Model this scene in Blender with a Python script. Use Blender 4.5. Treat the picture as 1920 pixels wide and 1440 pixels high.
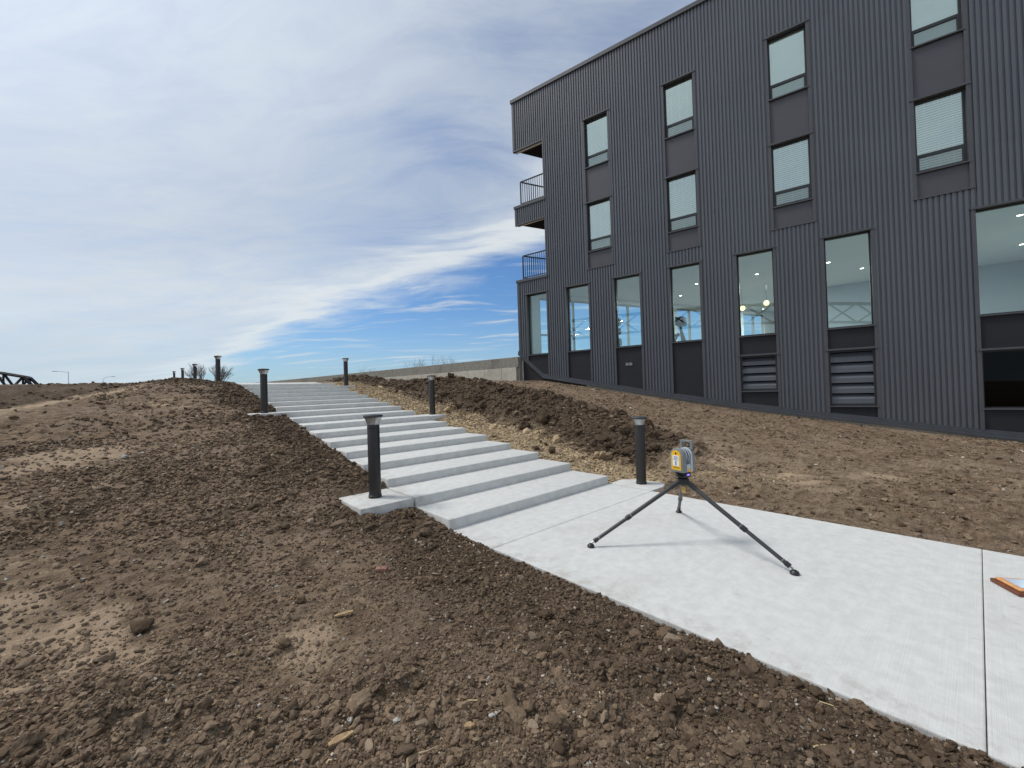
import bpy, bmesh, math, random
import numpy as np
from mathutils import Vector, Matrix

# ------------------------------------------------------------------ clear
for o in list(bpy.data.objects):
    bpy.data.objects.remove(o, do_unlink=True)
sc = bpy.context.scene
COL = sc.collection
R = math.radians
rng = np.random.default_rng(11)
random.seed(5)

# ------------------------------------------------------------------ camera
EYE = 1.575                       # eye height above the walkway
F_PX, PITCH, ROLL = 782.7, R(0.6488), R(-1.8242)
_fw = np.array([0, math.cos(PITCH), math.sin(PITCH)])
_u0 = np.array([0, -math.sin(PITCH), math.cos(PITCH)])
_r0 = np.array([1.0, 0, 0])
_rt = math.cos(ROLL) * _r0 + math.sin(ROLL) * _u0
_up = -math.sin(ROLL) * _r0 + math.cos(ROLL) * _u0
cd = bpy.data.cameras.new('camera')
cd.sensor_width = 36.0
cd.lens = F_PX / 1920 * 36.0
cd.clip_start = 0.05
cd.clip_end = 3000
cam = bpy.data.objects.new('camera', cd)
COL.objects.link(cam)
m = Matrix.Identity(4)
for i in range(3):
    m[i][0], m[i][1], m[i][2] = _rt[i], _up[i], -_fw[i]
m[2][3] = EYE
cam.matrix_world = m
sc.camera = cam

# ------------------------------------------------------------------ world
SUN_EL, SUN_AZ = R(55), R(-82)    # azimuth from +Y towards +X
world = bpy.data.worlds.new('World')
sc.world = world
world.use_nodes = True


class NT:
    """small node-tree helper"""
    def __init__(s, tree):
        s.t = tree
        tree.nodes.clear()

    def n(s, kind, props=None, **ins):
        nd = s.t.nodes.new(kind)
        for k, v in (props or {}).items():
            setattr(nd, k, v)
        for k, v in ins.items():
            key = k.replace('_', ' ')
            sock = None
            for so in nd.inputs:
                if so.name == key and so.enabled:
                    sock = so
                    break
            if sock is None:
                sock = nd.inputs[int(k[1:])] if k[0] == 'i' and k[1:].isdigit() else nd.inputs[key]
            s.put(sock, v)
        return nd

    def put(s, sock, v):
        if isinstance(v, bpy.types.NodeSocket):
            s.t.links.new(v, sock)
        elif isinstance(v, bpy.types.Node):
            s.t.links.new(next(o for o in v.outputs if o.enabled), sock)
        else:
            if isinstance(v, (tuple, list)) and len(v) == 3 and sock.type == 'RGBA':
                v = (*v, 1)
            sock.default_value = v

    def math(s, op, a, b=0.0, c=None, clamp=False):
        nd = s.t.nodes.new('ShaderNodeMath')
        nd.operation = op
        nd.use_clamp = clamp
        s.put(nd.inputs[0], a)
        s.put(nd.inputs[1], b)
        if c is not None:
            s.put(nd.inputs[2], c)
        return nd.outputs[0]

    def mix(s, fac, a, b, mode='MIX'):
        nd = s.t.nodes.new('ShaderNodeMix')
        nd.data_type = 'RGBA'
        nd.blend_type = mode
        s.put(nd.inputs[0], fac)
        s.put(nd.inputs[6], a)
        s.put(nd.inputs[7], b)
        return nd.outputs[2]

    def ramp(s, fac, lo, hi, a=0.0, b=1.0, smooth=True):
        nd = s.t.nodes.new('ShaderNodeMapRange')
        nd.interpolation_type = 'SMOOTHSTEP' if smooth else 'LINEAR'
        s.put(nd.inputs[0], fac)
        for i, v in enumerate((lo, hi, a, b)):
            s.put(nd.inputs[i + 1], v)
        return nd.outputs[0]

    def noise(s, vec, scale, detail=4, rough=0.55, dist=0.0):
        nd = s.n('ShaderNodeTexNoise', None, Scale=scale, Detail=detail, Roughness=rough, Distortion=dist)
        if vec is not None:
            s.put(nd.inputs['Vector'], vec)
        return nd.outputs[0]

    def mapping(s, vec, loc=(0, 0, 0), rot=(0, 0, 0), scale=(1, 1, 1)):
        nd = s.n('ShaderNodeMapping')
        s.put(nd.inputs[0], vec)
        nd.inputs[1].default_value = loc
        nd.inputs[2].default_value = rot
        nd.inputs[3].default_value = scale
        return nd.outputs[0]


w = NT(world.node_tree)
sky = w.n('ShaderNodeTexSky', dict(sky_type='NISHITA', sun_disc=False, sun_elevation=SUN_EL,
                                  sun_rotation=SUN_AZ, altitude=300, air_density=1.0,
                                  dust_density=1.2, ozone_density=1.6))
tc = w.n('ShaderNodeTexCoord').outputs['Generated']
sep = w.n('ShaderNodeSeparateXYZ', None, Vector=tc)
zc = w.math('ADD', w.math('MAXIMUM', sep.outputs[2], 0.0), 0.13)
px = w.math('DIVIDE', sep.outputs[0], zc)
py = w.math('DIVIDE', sep.outputs[1], zc)
plane = w.n('ShaderNodeCombineXYZ', None, X=px, Y=py, Z=0.0).outputs[0]
# cirrus sheet: a wide veil whose edge runs off to the right, with a brighter roll of cloud along that edge
warp = w.n('ShaderNodeTexNoise', None, Vector=plane, Scale=0.6, Detail=3.0)
wv = w.n('ShaderNodeVectorMath', dict(operation='MULTIPLY_ADD'))
w.put(wv.inputs[0], warp.outputs['Color'])
wv.inputs[1].default_value = (0.9, 0.9, 0)
w.put(wv.inputs[2], plane)
ANG = R(35.4)                     # direction of the cloud edge on the cloud plane
n1 = w.noise(w.mapping(wv.outputs[0], rot=(0, 0, ANG), scale=(0.55, 1.5, 1)), 1.4, 10, 0.60, 0.3)
n2 = w.noise(w.mapping(wv.outputs[0], loc=(3.1, 1.7, 0), rot=(0, 0, ANG), scale=(0.35, 0.8, 1)), 1.2, 5, 0.5)
n3 = w.noise(w.mapping(wv.outputs[0], loc=(7, 2, 0), rot=(0, 0, ANG), scale=(0.45, 2.6, 1)), 2.4, 8, 0.62)
e0 = w.math('ADD', w.math('MULTIPLY', px, 0.71), w.math('SUBTRACT', py, 2.20))
e1 = w.math('ADD', e0, w.math('MULTIPLY', w.math('SUBTRACT', n1, 0.5), 1.5))
e1 = w.math('ADD', e1, w.math('MULTIPLY', w.math('SUBTRACT', n2, 0.5), 0.8))
n4 = w.noise(w.mapping(wv.outputs[0], loc=(1.3, 5.2, 0), rot=(0, 0, R(52)), scale=(1.0, 2.0, 1)), 4.2, 10, 0.66, 0.5)
cov = w.ramp(w.math('ADD', e1, w.math('MULTIPLY', w.math('SUBTRACT', n4, 0.5), 0.35)), 0.20, -0.34)
roll = w.ramp(w.math('ABSOLUTE', w.math('ADD', e1, 0.30)), 0.50, 0.05)
gap = w.ramp(w.math('ABSOLUTE', w.math('ADD', e1, 0.95)), 0.75, 0.05)
gap = w.math('MULTIPLY', gap, w.ramp(px, -1.5, -0.1))
gap = w.math('MULTIPLY', gap, w.ramp(n3, 0.25, 0.62, 1.0, 0.45))
gap2 = w.math('MULTIPLY', w.ramp(n2, 0.40, 0.70), w.ramp(px, -1.3, 0.1, 0.0, 0.45))
veil = w.math('SUBTRACT', 1.0, w.math('MAXIMUM', w.math('MULTIPLY', gap, 0.60), gap2))
veil = w.math('MULTIPLY', veil, w.ramp(n1, 0.25, 0.65, 0.84, 1.0))
veil = w.math('MULTIPLY', veil, w.ramp(n4, 0.30, 0.68, 0.86, 1.0))
veil = w.math('MAXIMUM', veil, w.math('MULTIPLY', roll, w.ramp(n4, 0.25, 0.6, 0.85, 1.0)))
wisp = w.math('MULTIPLY', w.ramp(n3, 0.50, 0.68), 0.70)
mask = w.math('MAXIMUM', w.math('MULTIPLY', cov, veil), wisp)
skyc = w.n('ShaderNodeVectorMath', dict(operation='SCALE'), Vector=sky.outputs[0], Scale=0.105).outputs[0]
skyc = w.mix(1.0, skyc, (0.62, 0.90, 1.20), 'MULTIPLY')
# the veil is brighter towards the sun behind it
sdir = (math.sin(SUN_AZ) * math.cos(SUN_EL), math.cos(SUN_AZ) * math.cos(SUN_EL), math.sin(SUN_EL))
dt = w.n('ShaderNodeVectorMath', dict(operation='DOT_PRODUCT'))
w.put(dt.inputs[0], tc)
dt.inputs[1].default_value = sdir
glow = w.math('ADD', 1.0, w.math('MULTIPLY', w.math('POWER', w.math('MAXIMUM', dt.outputs['Value'], 0.0), 5.0), 0.75))
ccol = w.mix(w.ramp(n2, 0.3, 0.7), (0.575, 0.635, 0.70), (0.69, 0.74, 0.78))
ccol = w.mix(w.math('MULTIPLY', roll, 0.8), ccol, (0.77, 0.815, 0.83))
ccol = w.n('ShaderNodeVectorMath', dict(operation='SCALE'), Vector=ccol, Scale=glow).outputs[0]
low = w.ramp(sep.outputs[2], 0.0, 0.20, 0.35, 0.0)
col = w.mix(w.math('MULTIPLY', mask, 0.96), skyc, ccol)
col = w.mix(low, col, (0.50, 0.66, 0.80))
bg = w.n('ShaderNodeBackground', None, Color=col, Strength=1.0)
out = w.n('ShaderNodeOutputWorld')
w.t.links.new(bg.outputs[0], out.inputs[0])

sd = bpy.data.lights.new('sun', 'SUN')
sd.energy = 2.2
sd.angle = R(15)
sd.color = (1.0, 0.955, 0.89)
sun = bpy.data.objects.new('sun', sd)
COL.objects.link(sun)
_s = Vector((math.sin(SUN_AZ) * math.cos(SUN_EL), math.cos(SUN_AZ) * math.cos(SUN_EL), math.sin(SUN_EL)))
sun.rotation_euler = _s.to_track_quat('Z', 'Y').to_euler()
sun.location = _s * 60

sc.view_settings.view_transform = 'Standard'
sc.view_settings.look = 'None'
sc.view_settings.gamma = 1
sc.view_settings.exposure = 0.0
sc.view_settings.use_curve_mapping = False
sc.cycles.use_denoising = True
sc.cycles.max_bounces = 6
sc.cycles.transparent_max_bounces = 16

# ------------------------------------------------------------------ frames
# site frame: x to the right of the stairs, y up the stairs, origin at the foot of the right end of the first riser
SO = np.array([1.5021, 6.7524])
S_ROT = R(41.876)
SX = np.array([0.74459, 0.66752])
SY = np.array([-0.66752, 0.74459])
# building frame: x along the facade to the right, y into the building
B_ROT = R(-36.094)
BO = np.array([8.5423, 11.7166])


def s2w(x, y, z=0.0):
    p = SO + SX * x + SY * y
    return (float(p[0]), float(p[1]), float(z))


def w2s(p):
    q = np.asarray(p[:2]) - SO
    return float(q @ SX), float(q @ SY)


def b2w(x, y, z=0.0):
    c, s = math.cos(B_ROT), math.sin(B_ROT)
    return (BO[0] + c * x - s * y, BO[1] + s * x + c * y, z)


def pix_ray(px_, py_):
    return _fw + (px_ - 960) / F_PX * _rt + (720 - py_) / F_PX * _up


# ------------------------------------------------------------------ materials
MATS = {}


def mat(name):
    m_ = bpy.data.materials.new(name)
    m_.use_nodes = True
    t = NT(m_.node_tree)
    o = t.n('ShaderNodeOutputMaterial')
    MATS[name] = m_
    return m_, t, o


def bsdf(t, o, **k):
    b = t.n('ShaderNodeBsdfPrincipled', None, **k)
    t.t.links.new(b.outputs[0], o.inputs[0])
    return b


def bump(t, height, strength=0.3, dist=0.01):
    b = t.n('ShaderNodeBump', None, Strength=strength, Distance=dist, Height=height)
    return b.outputs[0]


def objco(t):
    return t.n('ShaderNodeTexCoord').outputs['Object']


def simple(name, col, rough=0.5, metal=0.0, var=0.12, scale=6.0, bumpd=0.0, bscale=60.0, spec=0.5):
    m_, t, o = mat(name)
    co = objco(t)
    n_ = t.noise(co, scale, 5, 0.6)
    c = t.mix(t.ramp(n_, 0.3, 0.7), tuple(x * (1 - var) for x in col), tuple(min(1, x * (1 + var)) for x in col))
    k = dict(Base_Color=c, Roughness=rough, Metallic=metal, Specular_IOR_Level=spec)
    if bumpd:
        k['Normal'] = bump(t, t.noise(co, bscale, 4, 0.6), 0.6, bumpd)
    bsdf(t, o, **k)
    return m_


def make_soil():
    m_, t, o = mat('soil')
    co = objco(t)
    at = t.n('ShaderNodeAttribute', dict(attribute_name='zone'))
    sp = t.n('ShaderNodeSeparateColor', None, Color=at.outputs['Color'])
    tan, dry, fresh = sp.outputs[0], sp.outputs[1], sp.outputs[2]
    big = t.noise(co, 0.9, 6, 0.62, 0.6)
    mid = t.noise(co, 7.0, 7, 0.65, 0.3)
    fine = t.noise(co, 48.0, 6, 0.7)
    grain = t.noise(co, 210.0, 3, 0.6)
    c = t.mix(t.ramp(mid, 0.32, 0.68), (0.150, 0.103, 0.066), (0.345, 0.245, 0.163))
    c = t.mix(t.math('MULTIPLY', t.ramp(t.math('ADD', big, t.math('MULTIPLY', mid, 0.35)), 0.60, 0.86), 0.55), c, (0.34, 0.26, 0.19))
    c = t.mix(t.math('MULTIPLY', dry, t.ramp(fine, 0.25, 0.7, 0.55, 1.0)), c, (0.41, 0.302, 0.205))
    c = t.mix(t.math('MULTIPLY', fresh, 0.75), c, t.mix(fine, (0.042, 0.030, 0.021), (0.115, 0.082, 0.058)))
    tanc = t.mix(t.ramp(fine, 0.3, 0.7), (0.42, 0.305, 0.18), (0.66, 0.52, 0.335))
    tanc = t.mix(t.ramp(mid, 0.50, 0.75), tanc, (0.19, 0.14, 0.095))
    c = t.mix(tan, c, tanc)
    c = t.mix(t.ramp(grain, 0.62, 0.80, 0.0, 0.45), c, (0.40, 0.33, 0.26))
    c = t.mix(t.ramp(fine, 0.18, 0.40, 0.5, 0.0), c, (0.070, 0.050, 0.036))
    v1 = t.n('ShaderNodeTexVoronoi', dict(feature='F1'), Vector=co, Scale=32.0, Randomness=1.0)
    v2 = t.n('ShaderNodeTexVoronoi', dict(feature='F1'), Vector=co, Scale=85.0, Randomness=1.0)
    hgt = t.math('ADD', t.math('MULTIPLY', v1.outputs[0], -0.55), t.math('MULTIPLY', v2.outputs[0], -0.25))
    hgt = t.math('ADD', hgt, t.math('ADD', t.math('MULTIPLY', fine, 0.8), t.math('MULTIPLY', mid, 1.6)))
    strk = t.noise(t.mapping(co, rot=(0, 0, R(12)), scale=(1.0, 4.5, 1.0)), 5.5, 7, 0.68)
    c = t.mix(t.ramp(strk, 0.52, 0.74, 0.0, 0.50), c, t.mix(1.0, c, (1.75, 1.70, 1.65), 'MULTIPLY'))
    c = t.mix(t.ramp(strk, 0.28, 0.46, 0.60, 0.0), c, t.mix(1.0, c, (0.50, 0.48, 0.46), 'MULTIPLY'))
    hgt = t.math('ADD', hgt, t.math('MULTIPLY', strk, 1.3))
    rough_amt = t.math('SUBTRACT', 1.0, t.math('MULTIPLY', dry, 0.55))
    b = t.n('ShaderNodeBump', None, Strength=rough_amt, Distance=0.042, Height=hgt)
    bsdf(t, o, Base_Color=c, Roughness=0.95, Specular_IOR_Level=0.15, Normal=b.outputs[0])


def make_clod():
    m_, t, o = mat('clod')
    co = objco(t)
    at = t.n('ShaderNodeAttribute', dict(attribute_name='tint'))
    fine = t.noise(co, 60.0, 5, 0.65)
    c = t.mix(t.ramp(fine, 0.2, 0.75, 0.0, 0.55), at.outputs['Color'], t.mix(1.0, at.outputs['Color'], (0.45, 0.44, 0.43), 'MULTIPLY'))
    bsdf(t, o, Base_Color=c, Roughness=0.95, Specular_IOR_Level=0.15, Normal=bump(t, t.noise(co, 110, 5, 0.7), 0.8, 0.006))


def make_concrete(name, lo, hi, stain=(0.36, 0.34, 0.29), broom=True, stain_amt=0.35):
    m_, t, o = mat(name)
    co = t.n('ShaderNodeTexCoord').outputs['Object']
    geo = t.n('ShaderNodeNewGeometry')
    pos = geo.outputs['Position']
    site = t.mapping(pos, rot=(0, 0, -S_ROT))
    n1 = t.noise(site, 0.8, 6, 0.6, 0.5)
    n2 = t.noise(site, 9.0, 5, 0.65)
    n3 = t.noise(site, 120.0, 3, 0.6)
    c = t.mix(t.ramp(n2, 0.3, 0.7), lo, hi)
    c = t.mix(t.ramp(n1, 0.50, 0.78, 0.0, stain_amt), c, stain)
    streak = t.noise(t.mapping(site, scale=(0.6, 40.0, 8.0)), 3.0, 4, 0.6)
    c = t.mix(t.ramp(streak, 0.35, 0.7, 0.0, 0.09), c, tuple(x * 0.55 for x in lo))
    c = t.mix(t.ramp(n3, 0.60, 0.78, 0.0, 0.30), c, tuple(x * 0.6 for x in lo))
    spots = t.noise(site, 5.0, 7, 0.75)
    c = t.mix(t.ramp(spots, 0.61, 0.72, 0.0, 0.28), c, (0.24, 0.195, 0.15))
    if broom:
        sx_ = t.n('ShaderNodeSeparateXYZ', None, Vector=site)
        mud = t.math('MULTIPLY', t.ramp(sx_.outputs[0], 2.98, 2.60), t.ramp(t.noise(site, 6.5, 8, 0.7), 0.46, 0.64))
        c = t.mix(t.math('MULTIPLY', mud, 0.28), c, (0.21, 0.16, 0.115))
    h = t.math('ADD', t.math('MULTIPLY', n3, 0.6), t.math('MULTIPLY', n2, 0.6))
    if broom:
        bl = t.noise(t.mapping(site, scale=(0.5, 150.0, 10.0)), 1.6, 2, 0.5)
        h = t.math('ADD', h, t.math('MULTIPLY', bl, 1.2))
    bsdf(t, o, Base_Color=c, Roughness=0.88, Specular_IOR_Level=0.25, Normal=bump(t, h, 0.45, 0.004))


def make_glass(name, tint, refl=0.10, gcol=(0.92, 0.97, 1.0)):
    m_, t, o = mat(name)
    tr = t.n('ShaderNodeBsdfTransparent', None, Color=tint)
    gl = t.n('ShaderNodeBsdfGlossy', None, Color=gcol, Roughness=0.0)
    lw = t.n('ShaderNodeFresnel', None, IOR=1.52)
    f = t.math('ADD', t.math('MULTIPLY', lw.outputs[0], 1.45), refl - 0.05, clamp=True)
    mx = t.n('ShaderNodeMixShader')
    t.put(mx.inputs[0], f)
    t.t.links.new(tr.outputs[0], mx.inputs[1])
    t.t.links.new(gl.outputs[0], mx.inputs[2])
    t.t.links.new(mx.outputs[0], o.inputs[0])


def make_emit(name, col, strength):
    m_, t, o = mat(name)
    e = t.n('ShaderNodeEmission', None, Color=col, Strength=strength)
    t.t.links.new(e.outputs[0], o.inputs[0])


def make_siding():
    m_, t, o = mat('siding')
    pos = t.n('ShaderNodeNewGeometry').outputs['Position']
    n_ = t.noise(pos, 0.5, 4, 0.6)
    st = t.noise(t.mapping(pos, scale=(9, 9, 0.35)), 2.0, 5, 0.65)
    c = t.mix(t.ramp(n_, 0.3, 0.7), (0.070, 0.077, 0.091), (0.082, 0.090, 0.105))
    c = t.mix(t.ramp(st, 0.5, 0.8, 0, 0.25), c, (0.100, 0.103, 0.110))
    bsdf(t, o, Base_Color=c, Roughness=t.ramp(st, 0.2, 0.8, 0.30, 0.42), Metallic=0.0, Specular_IOR_Level=0.75)


make_soil()
make_clod()
make_concrete('concrete', (0.56, 0.555, 0.53), (0.64, 0.635, 0.61))
make_concrete('old_concrete', (0.20, 0.19, 0.165), (0.30, 0.285, 0.245), stain=(0.13, 0.125, 0.11), broom=False, stain_amt=0.7)
make_concrete('pale_concrete', (0.42, 0.40, 0.34), (0.54, 0.51, 0.43), stain=(0.26, 0.24, 0.19), broom=False, stain_amt=0.5)
make_glass('window_glass', (0.72, 0.96, 1.0), 0.15, (0.82, 0.98, 1.0))
make_glass('blind_glass', (0.94, 1.0, 0.975), 0.46, (0.86, 1.0, 0.93))
make_glass('screen_glass', (0.66, 0.72, 0.70), 0.24, (0.86, 1.0, 0.94))
make_glass('clear_glass', (0.97, 0.99, 0.985), 0.06)
make_glass('dark_glass', (0.10, 0.12, 0.12), 0.0)
make_glass('lens_plastic', (0.94, 0.95, 0.95), 0.10)
make_siding()
simple('trim_metal', (0.068, 0.071, 0.079), 0.45, var=0.08)
simple('flashing', (0.055, 0.060, 0.070), 0.42, var=0.1)
simple('upper_panel', (0.066, 0.067, 0.078), 0.45, var=0.05, scale=2)
simple('lower_panel', (0.020, 0.021, 0.026), 0.60, var=0.10, scale=2, spec=0.3)
simple('dark_frame', (0.022, 0.024, 0.026), 0.4, var=0.1)
simple('black_membrane', (0.013, 0.012, 0.012), 0.75, var=0.5, scale=3, bumpd=0.02, bscale=12)
simple('blind_white', (0.88, 0.90, 0.87), 0.6, var=0.03)
simple('shade_white', (0.88, 0.92, 0.89), 0.8, var=0.02)
simple('ceiling_paint', (0.62, 0.64, 0.61), 0.9, var=0.02, scale=1)
simple('wall_paint', (0.66, 0.67, 0.64), 0.9, var=0.02, scale=1)
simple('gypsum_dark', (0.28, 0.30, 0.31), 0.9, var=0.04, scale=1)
simple('floor_dark', (0.16, 0.14, 0.12), 0.6)
simple('soffit_dark', (0.012, 0.012, 0.013), 0.85, spec=0.1)
simple('rail_black', (0.018, 0.019, 0.022), 0.45)
simple('bollard_paint', (0.021, 0.017, 0.016), 0.42, var=0.15, scale=20)
simple('bollard_cap', (0.040, 0.042, 0.044), 0.45, var=0.1)
simple('reflector', (0.86, 0.86, 0.86), 0.40, metal=0.15, var=0.05)
simple('scanner_grey', (0.20, 0.215, 0.22), 0.45, var=0.04)
simple('scanner_light', (0.52, 0.55, 0.58), 0.4, var=0.03)
simple('scanner_yellow', (0.83, 0.46, 0.012), 0.45, var=0.02)
simple('scanner_black', (0.010, 0.010, 0.012), 0.2)
simple('label_white', (0.78, 0.80, 0.84), 0.5, var=0.02)
simple('label_ink', (0.20, 0.28, 0.42), 0.5)
simple('carbon', (0.035, 0.035, 0.037), 0.42, var=0.25, scale=90)
simple('tripod_black', (0.014, 0.014, 0.015), 0.45)
simple('tripod_metal', (0.30, 0.30, 0.31), 0.35, metal=0.9)
simple('brass', (0.62, 0.40, 0.13), 0.35, metal=0.8)
simple('case_leather', (0.15, 0.048, 0.020), 0.45, var=0.2, scale=30)
simple('case_tan', (0.62, 0.31, 0.125), 0.5, var=0.15, scale=25)
simple('case_screen', (0.42, 0.48, 0.58), 0.15, var=0.05)
simple('brick', (0.26, 0.13, 0.095), 0.9, var=0.35, scale=40, bumpd=0.004)
simple('wood', (0.36, 0.24, 0.125), 0.85, var=0.35, scale=25, bumpd=0.003)
simple('straw', (0.60, 0.48, 0.26), 0.8, var=0.2, scale=30)
simple('twig', (0.33, 0.24, 0.15), 0.9, var=0.3, scale=30, bumpd=0.002)
simple('bark', (0.13, 0.11, 0.09), 0.95, var=0.3)
simple('bridge_steel', (0.018, 0.017, 0.020), 0.6, var=0.3, scale=0.5)
simple('lamp_grey', (0.50, 0.52, 0.54), 0.5)
simple('gym_dark', (0.02, 0.02, 0.021), 0.5)
simple('gym_grey', (0.16, 0.18, 0.17), 0.4)
simple('bleached', (0.66, 0.63, 0.57), 0.85, var=0.12, scale=40)
simple('truss_grey', (0.035, 0.037, 0.037), 0.6)
make_emit('downlight', (1.0, 0.90, 0.72), 14.0)
make_emit('pendant_glow', (1.0, 0.66, 0.30), 3.2)
make_emit('status_led', (0.25, 0.2, 1.0), 1.6)


# ------------------------------------------------------------------ mesh helpers
class MB:
    def __init__(s):
        s.v, s.f, s.mi = [], [], []

    def add(s, verts, faces, mi=0):
        o = len(s.v)
        s.v += [tuple(map(float, p)) for p in verts]
        s.f += [tuple(i + o for i in q) for q in faces]
        s.mi += [mi] * len(faces)
        return s

    def box(s, x0, x1, y0, y1, z0, z1, mi=0, mtx=None):
        x0, x1 = min(x0, x1), max(x0, x1)
        y0, y1 = min(y0, y1), max(y0, y1)
        z0, z1 = min(z0, z1), max(z0, z1)
        vs = [(x, y, z) for z in (z0, z1) for x, y in ((x0, y0), (x1, y0), (x1, y1), (x0, y1))]
        if mtx is not None:
            vs = [tuple(mtx @ Vector(p)) for p in vs]
        return s.add(vs, [(3, 2, 1, 0), (4, 5, 6, 7), (0, 1, 5, 4), (1, 2, 6, 5), (2, 3, 7, 6), (3, 0, 4, 7)], mi)

    def prism(s, poly, z0, z1, mi=0):
        n_ = len(poly)
        vs = [(x, y, z0) for x, y in poly] + [(x, y, z1) for x, y in poly]
        fs = [tuple(range(n_ - 1, -1, -1)), tuple(range(n_, 2 * n_))]
        fs += [(i, (i + 1) % n_, (i + 1) % n_ + n_, i + n_) for i in range(n_)]
        return s.add(vs, fs, mi)

    def tube(s, a, b, ra, rb=None, n_=8, mi=0, cap=True):
        rb = ra if rb is None else rb
        a, b = Vector(a), Vector(b)
        d = (b - a).normalized()
        q = d.to_track_quat('Z', 'Y')
        vs = []
        for p, r_ in ((a, ra), (b, rb)):
            for i in range(n_):
                t_ = 2 * math.pi * i / n_
                vs.append(p + q @ Vector((r_ * math.cos(t_), r_ * math.sin(t_), 0)))
        fs = [(i, (i + 1) % n_, (i + 1) % n_ + n_, i + n_) for i in range(n_)]
        if cap:
            fs += [tuple(range(n_ - 1, -1, -1)), tuple(range(n_, 2 * n_))]
        return s.add(vs, fs, mi)

    def lathe(s, prof, n_=24, mi=0, c=(0, 0), cap=True):
        vs, fs = [], []
        for r_, z in prof:
            for i in range(n_):
                t_ = 2 * math.pi * i / n_
                vs.append((c[0] + r_ * math.cos(t_), c[1] + r_ * math.sin(t_), z))
        for k in range(len(prof) - 1):
            for i in range(n_):
                j = (i + 1) % n_
                fs.append((k * n_ + i, k * n_ + j, (k + 1) * n_ + j, (k + 1) * n_ + i))
        if cap:
            fs.append(tuple(range(n_ - 1, -1, -1)))
            fs.append(tuple(range((len(prof) - 1) * n_, len(prof) * n_)))
        return s.add(vs, fs, mi)

    def mesh(s, name, mats, bevel=0.0, smooth=False, segs=2):
        me = bpy.data.meshes.new(name)
        me.from_pydata(s.v, [], s.f)
        for q in ([mats] if isinstance(mats, str) else mats):
            me.materials.append(MATS[q])
        me.polygons.foreach_set('material_index', s.mi)
        if bevel:
            bm = bmesh.new()
            bm.from_mesh(me)
            bmesh.ops.bevel(bm, geom=[e for e in bm.edges if e.is_manifold and e.calc_face_angle(0) > 0.5],
                            offset=bevel, segments=segs, profile=0.5, affect='EDGES', clamp_overlap=True)
            bm.to_mesh(me)
            bm.free()
        if smooth:
            me.polygons.foreach_set('use_smooth', [True] * len(me.polygons))
            me.set_sharp_from_angle(angle=R(35))
        me.update()
        return me

    def build(s, name, mats, parent=None, bevel=0.0, smooth=False, segs=2):
        return obj(name, s.mesh(name, mats, bevel, smooth, segs), parent)


def obj(name, me, parent=None, loc=None, rz=None):
    o = bpy.data.objects.new(name, me)
    COL.objects.link(o)
    if parent is not None:
        o.parent = parent
    if loc is not None:
        o.location = loc
    if rz is not None:
        o.rotation_euler = (0, 0, rz)
    return o


def tag(o, label=None, cat=None, group=None, kind=None):
    if label:
        o['label'] = label
    if cat:
        o['category'] = cat
    if group:
        o['group'] = group
    if kind:
        o['kind'] = kind
    return o


def thing(name, label, cat, loc=(0, 0, 0), rz=0.0, group=None, kind=None):
    o = bpy.data.objects.new(name, None)
    o.empty_display_size = 0.2
    COL.objects.link(o)
    o.location = loc
    o.rotation_euler = (0, 0, rz)
    return tag(o, label, cat, group, kind)


def copy_tree(o, parent=None):
    c = o.copy()
    COL.objects.link(c)
    c.parent = parent
    for ch in list(o.children):
        copy_tree(ch, c)
    return c


# ------------------------------------------------------------------ noise in numpy
_T = rng.random((256, 256))


def vnoise(x, y):
    xi, yi = np.floor(x).astype(int), np.floor(y).astype(int)
    fx, fy = x - xi, y - yi
    fx, fy = fx * fx * (3 - 2 * fx), fy * fy * (3 - 2 * fy)
    a = _T[xi & 255, yi & 255]
    b = _T[(xi + 1) & 255, yi & 255]
    c = _T[xi & 255, (yi + 1) & 255]
    d = _T[(xi + 1) & 255, (yi + 1) & 255]
    return (a * (1 - fx) + b * fx) * (1 - fy) + (c * (1 - fx) + d * fx) * fy - 0.5


def fbm(x, y, size, octs=4, gain=0.5, off=0.0):
    r_ = np.zeros_like(x, dtype=float)
    a, f = 1.0, 1.0 / size
    for k in range(octs):
        ang = 0.7 * k + 0.3
        xr = (x * math.cos(ang) - y * math.sin(ang)) * f + off + 17.3 * k
        yr = (x * math.sin(ang) + y * math.cos(ang)) * f + off * 1.7 + 9.1 * k
        r_ += a * vnoise(xr, yr)
        a *= gain
        f *= 2.03
    return r_


def sst(a, b, x):
    t_ = np.clip((x - a) / (b - a), 0, 1)
    return t_ * t_ * (3 - 2 * t_)


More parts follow.
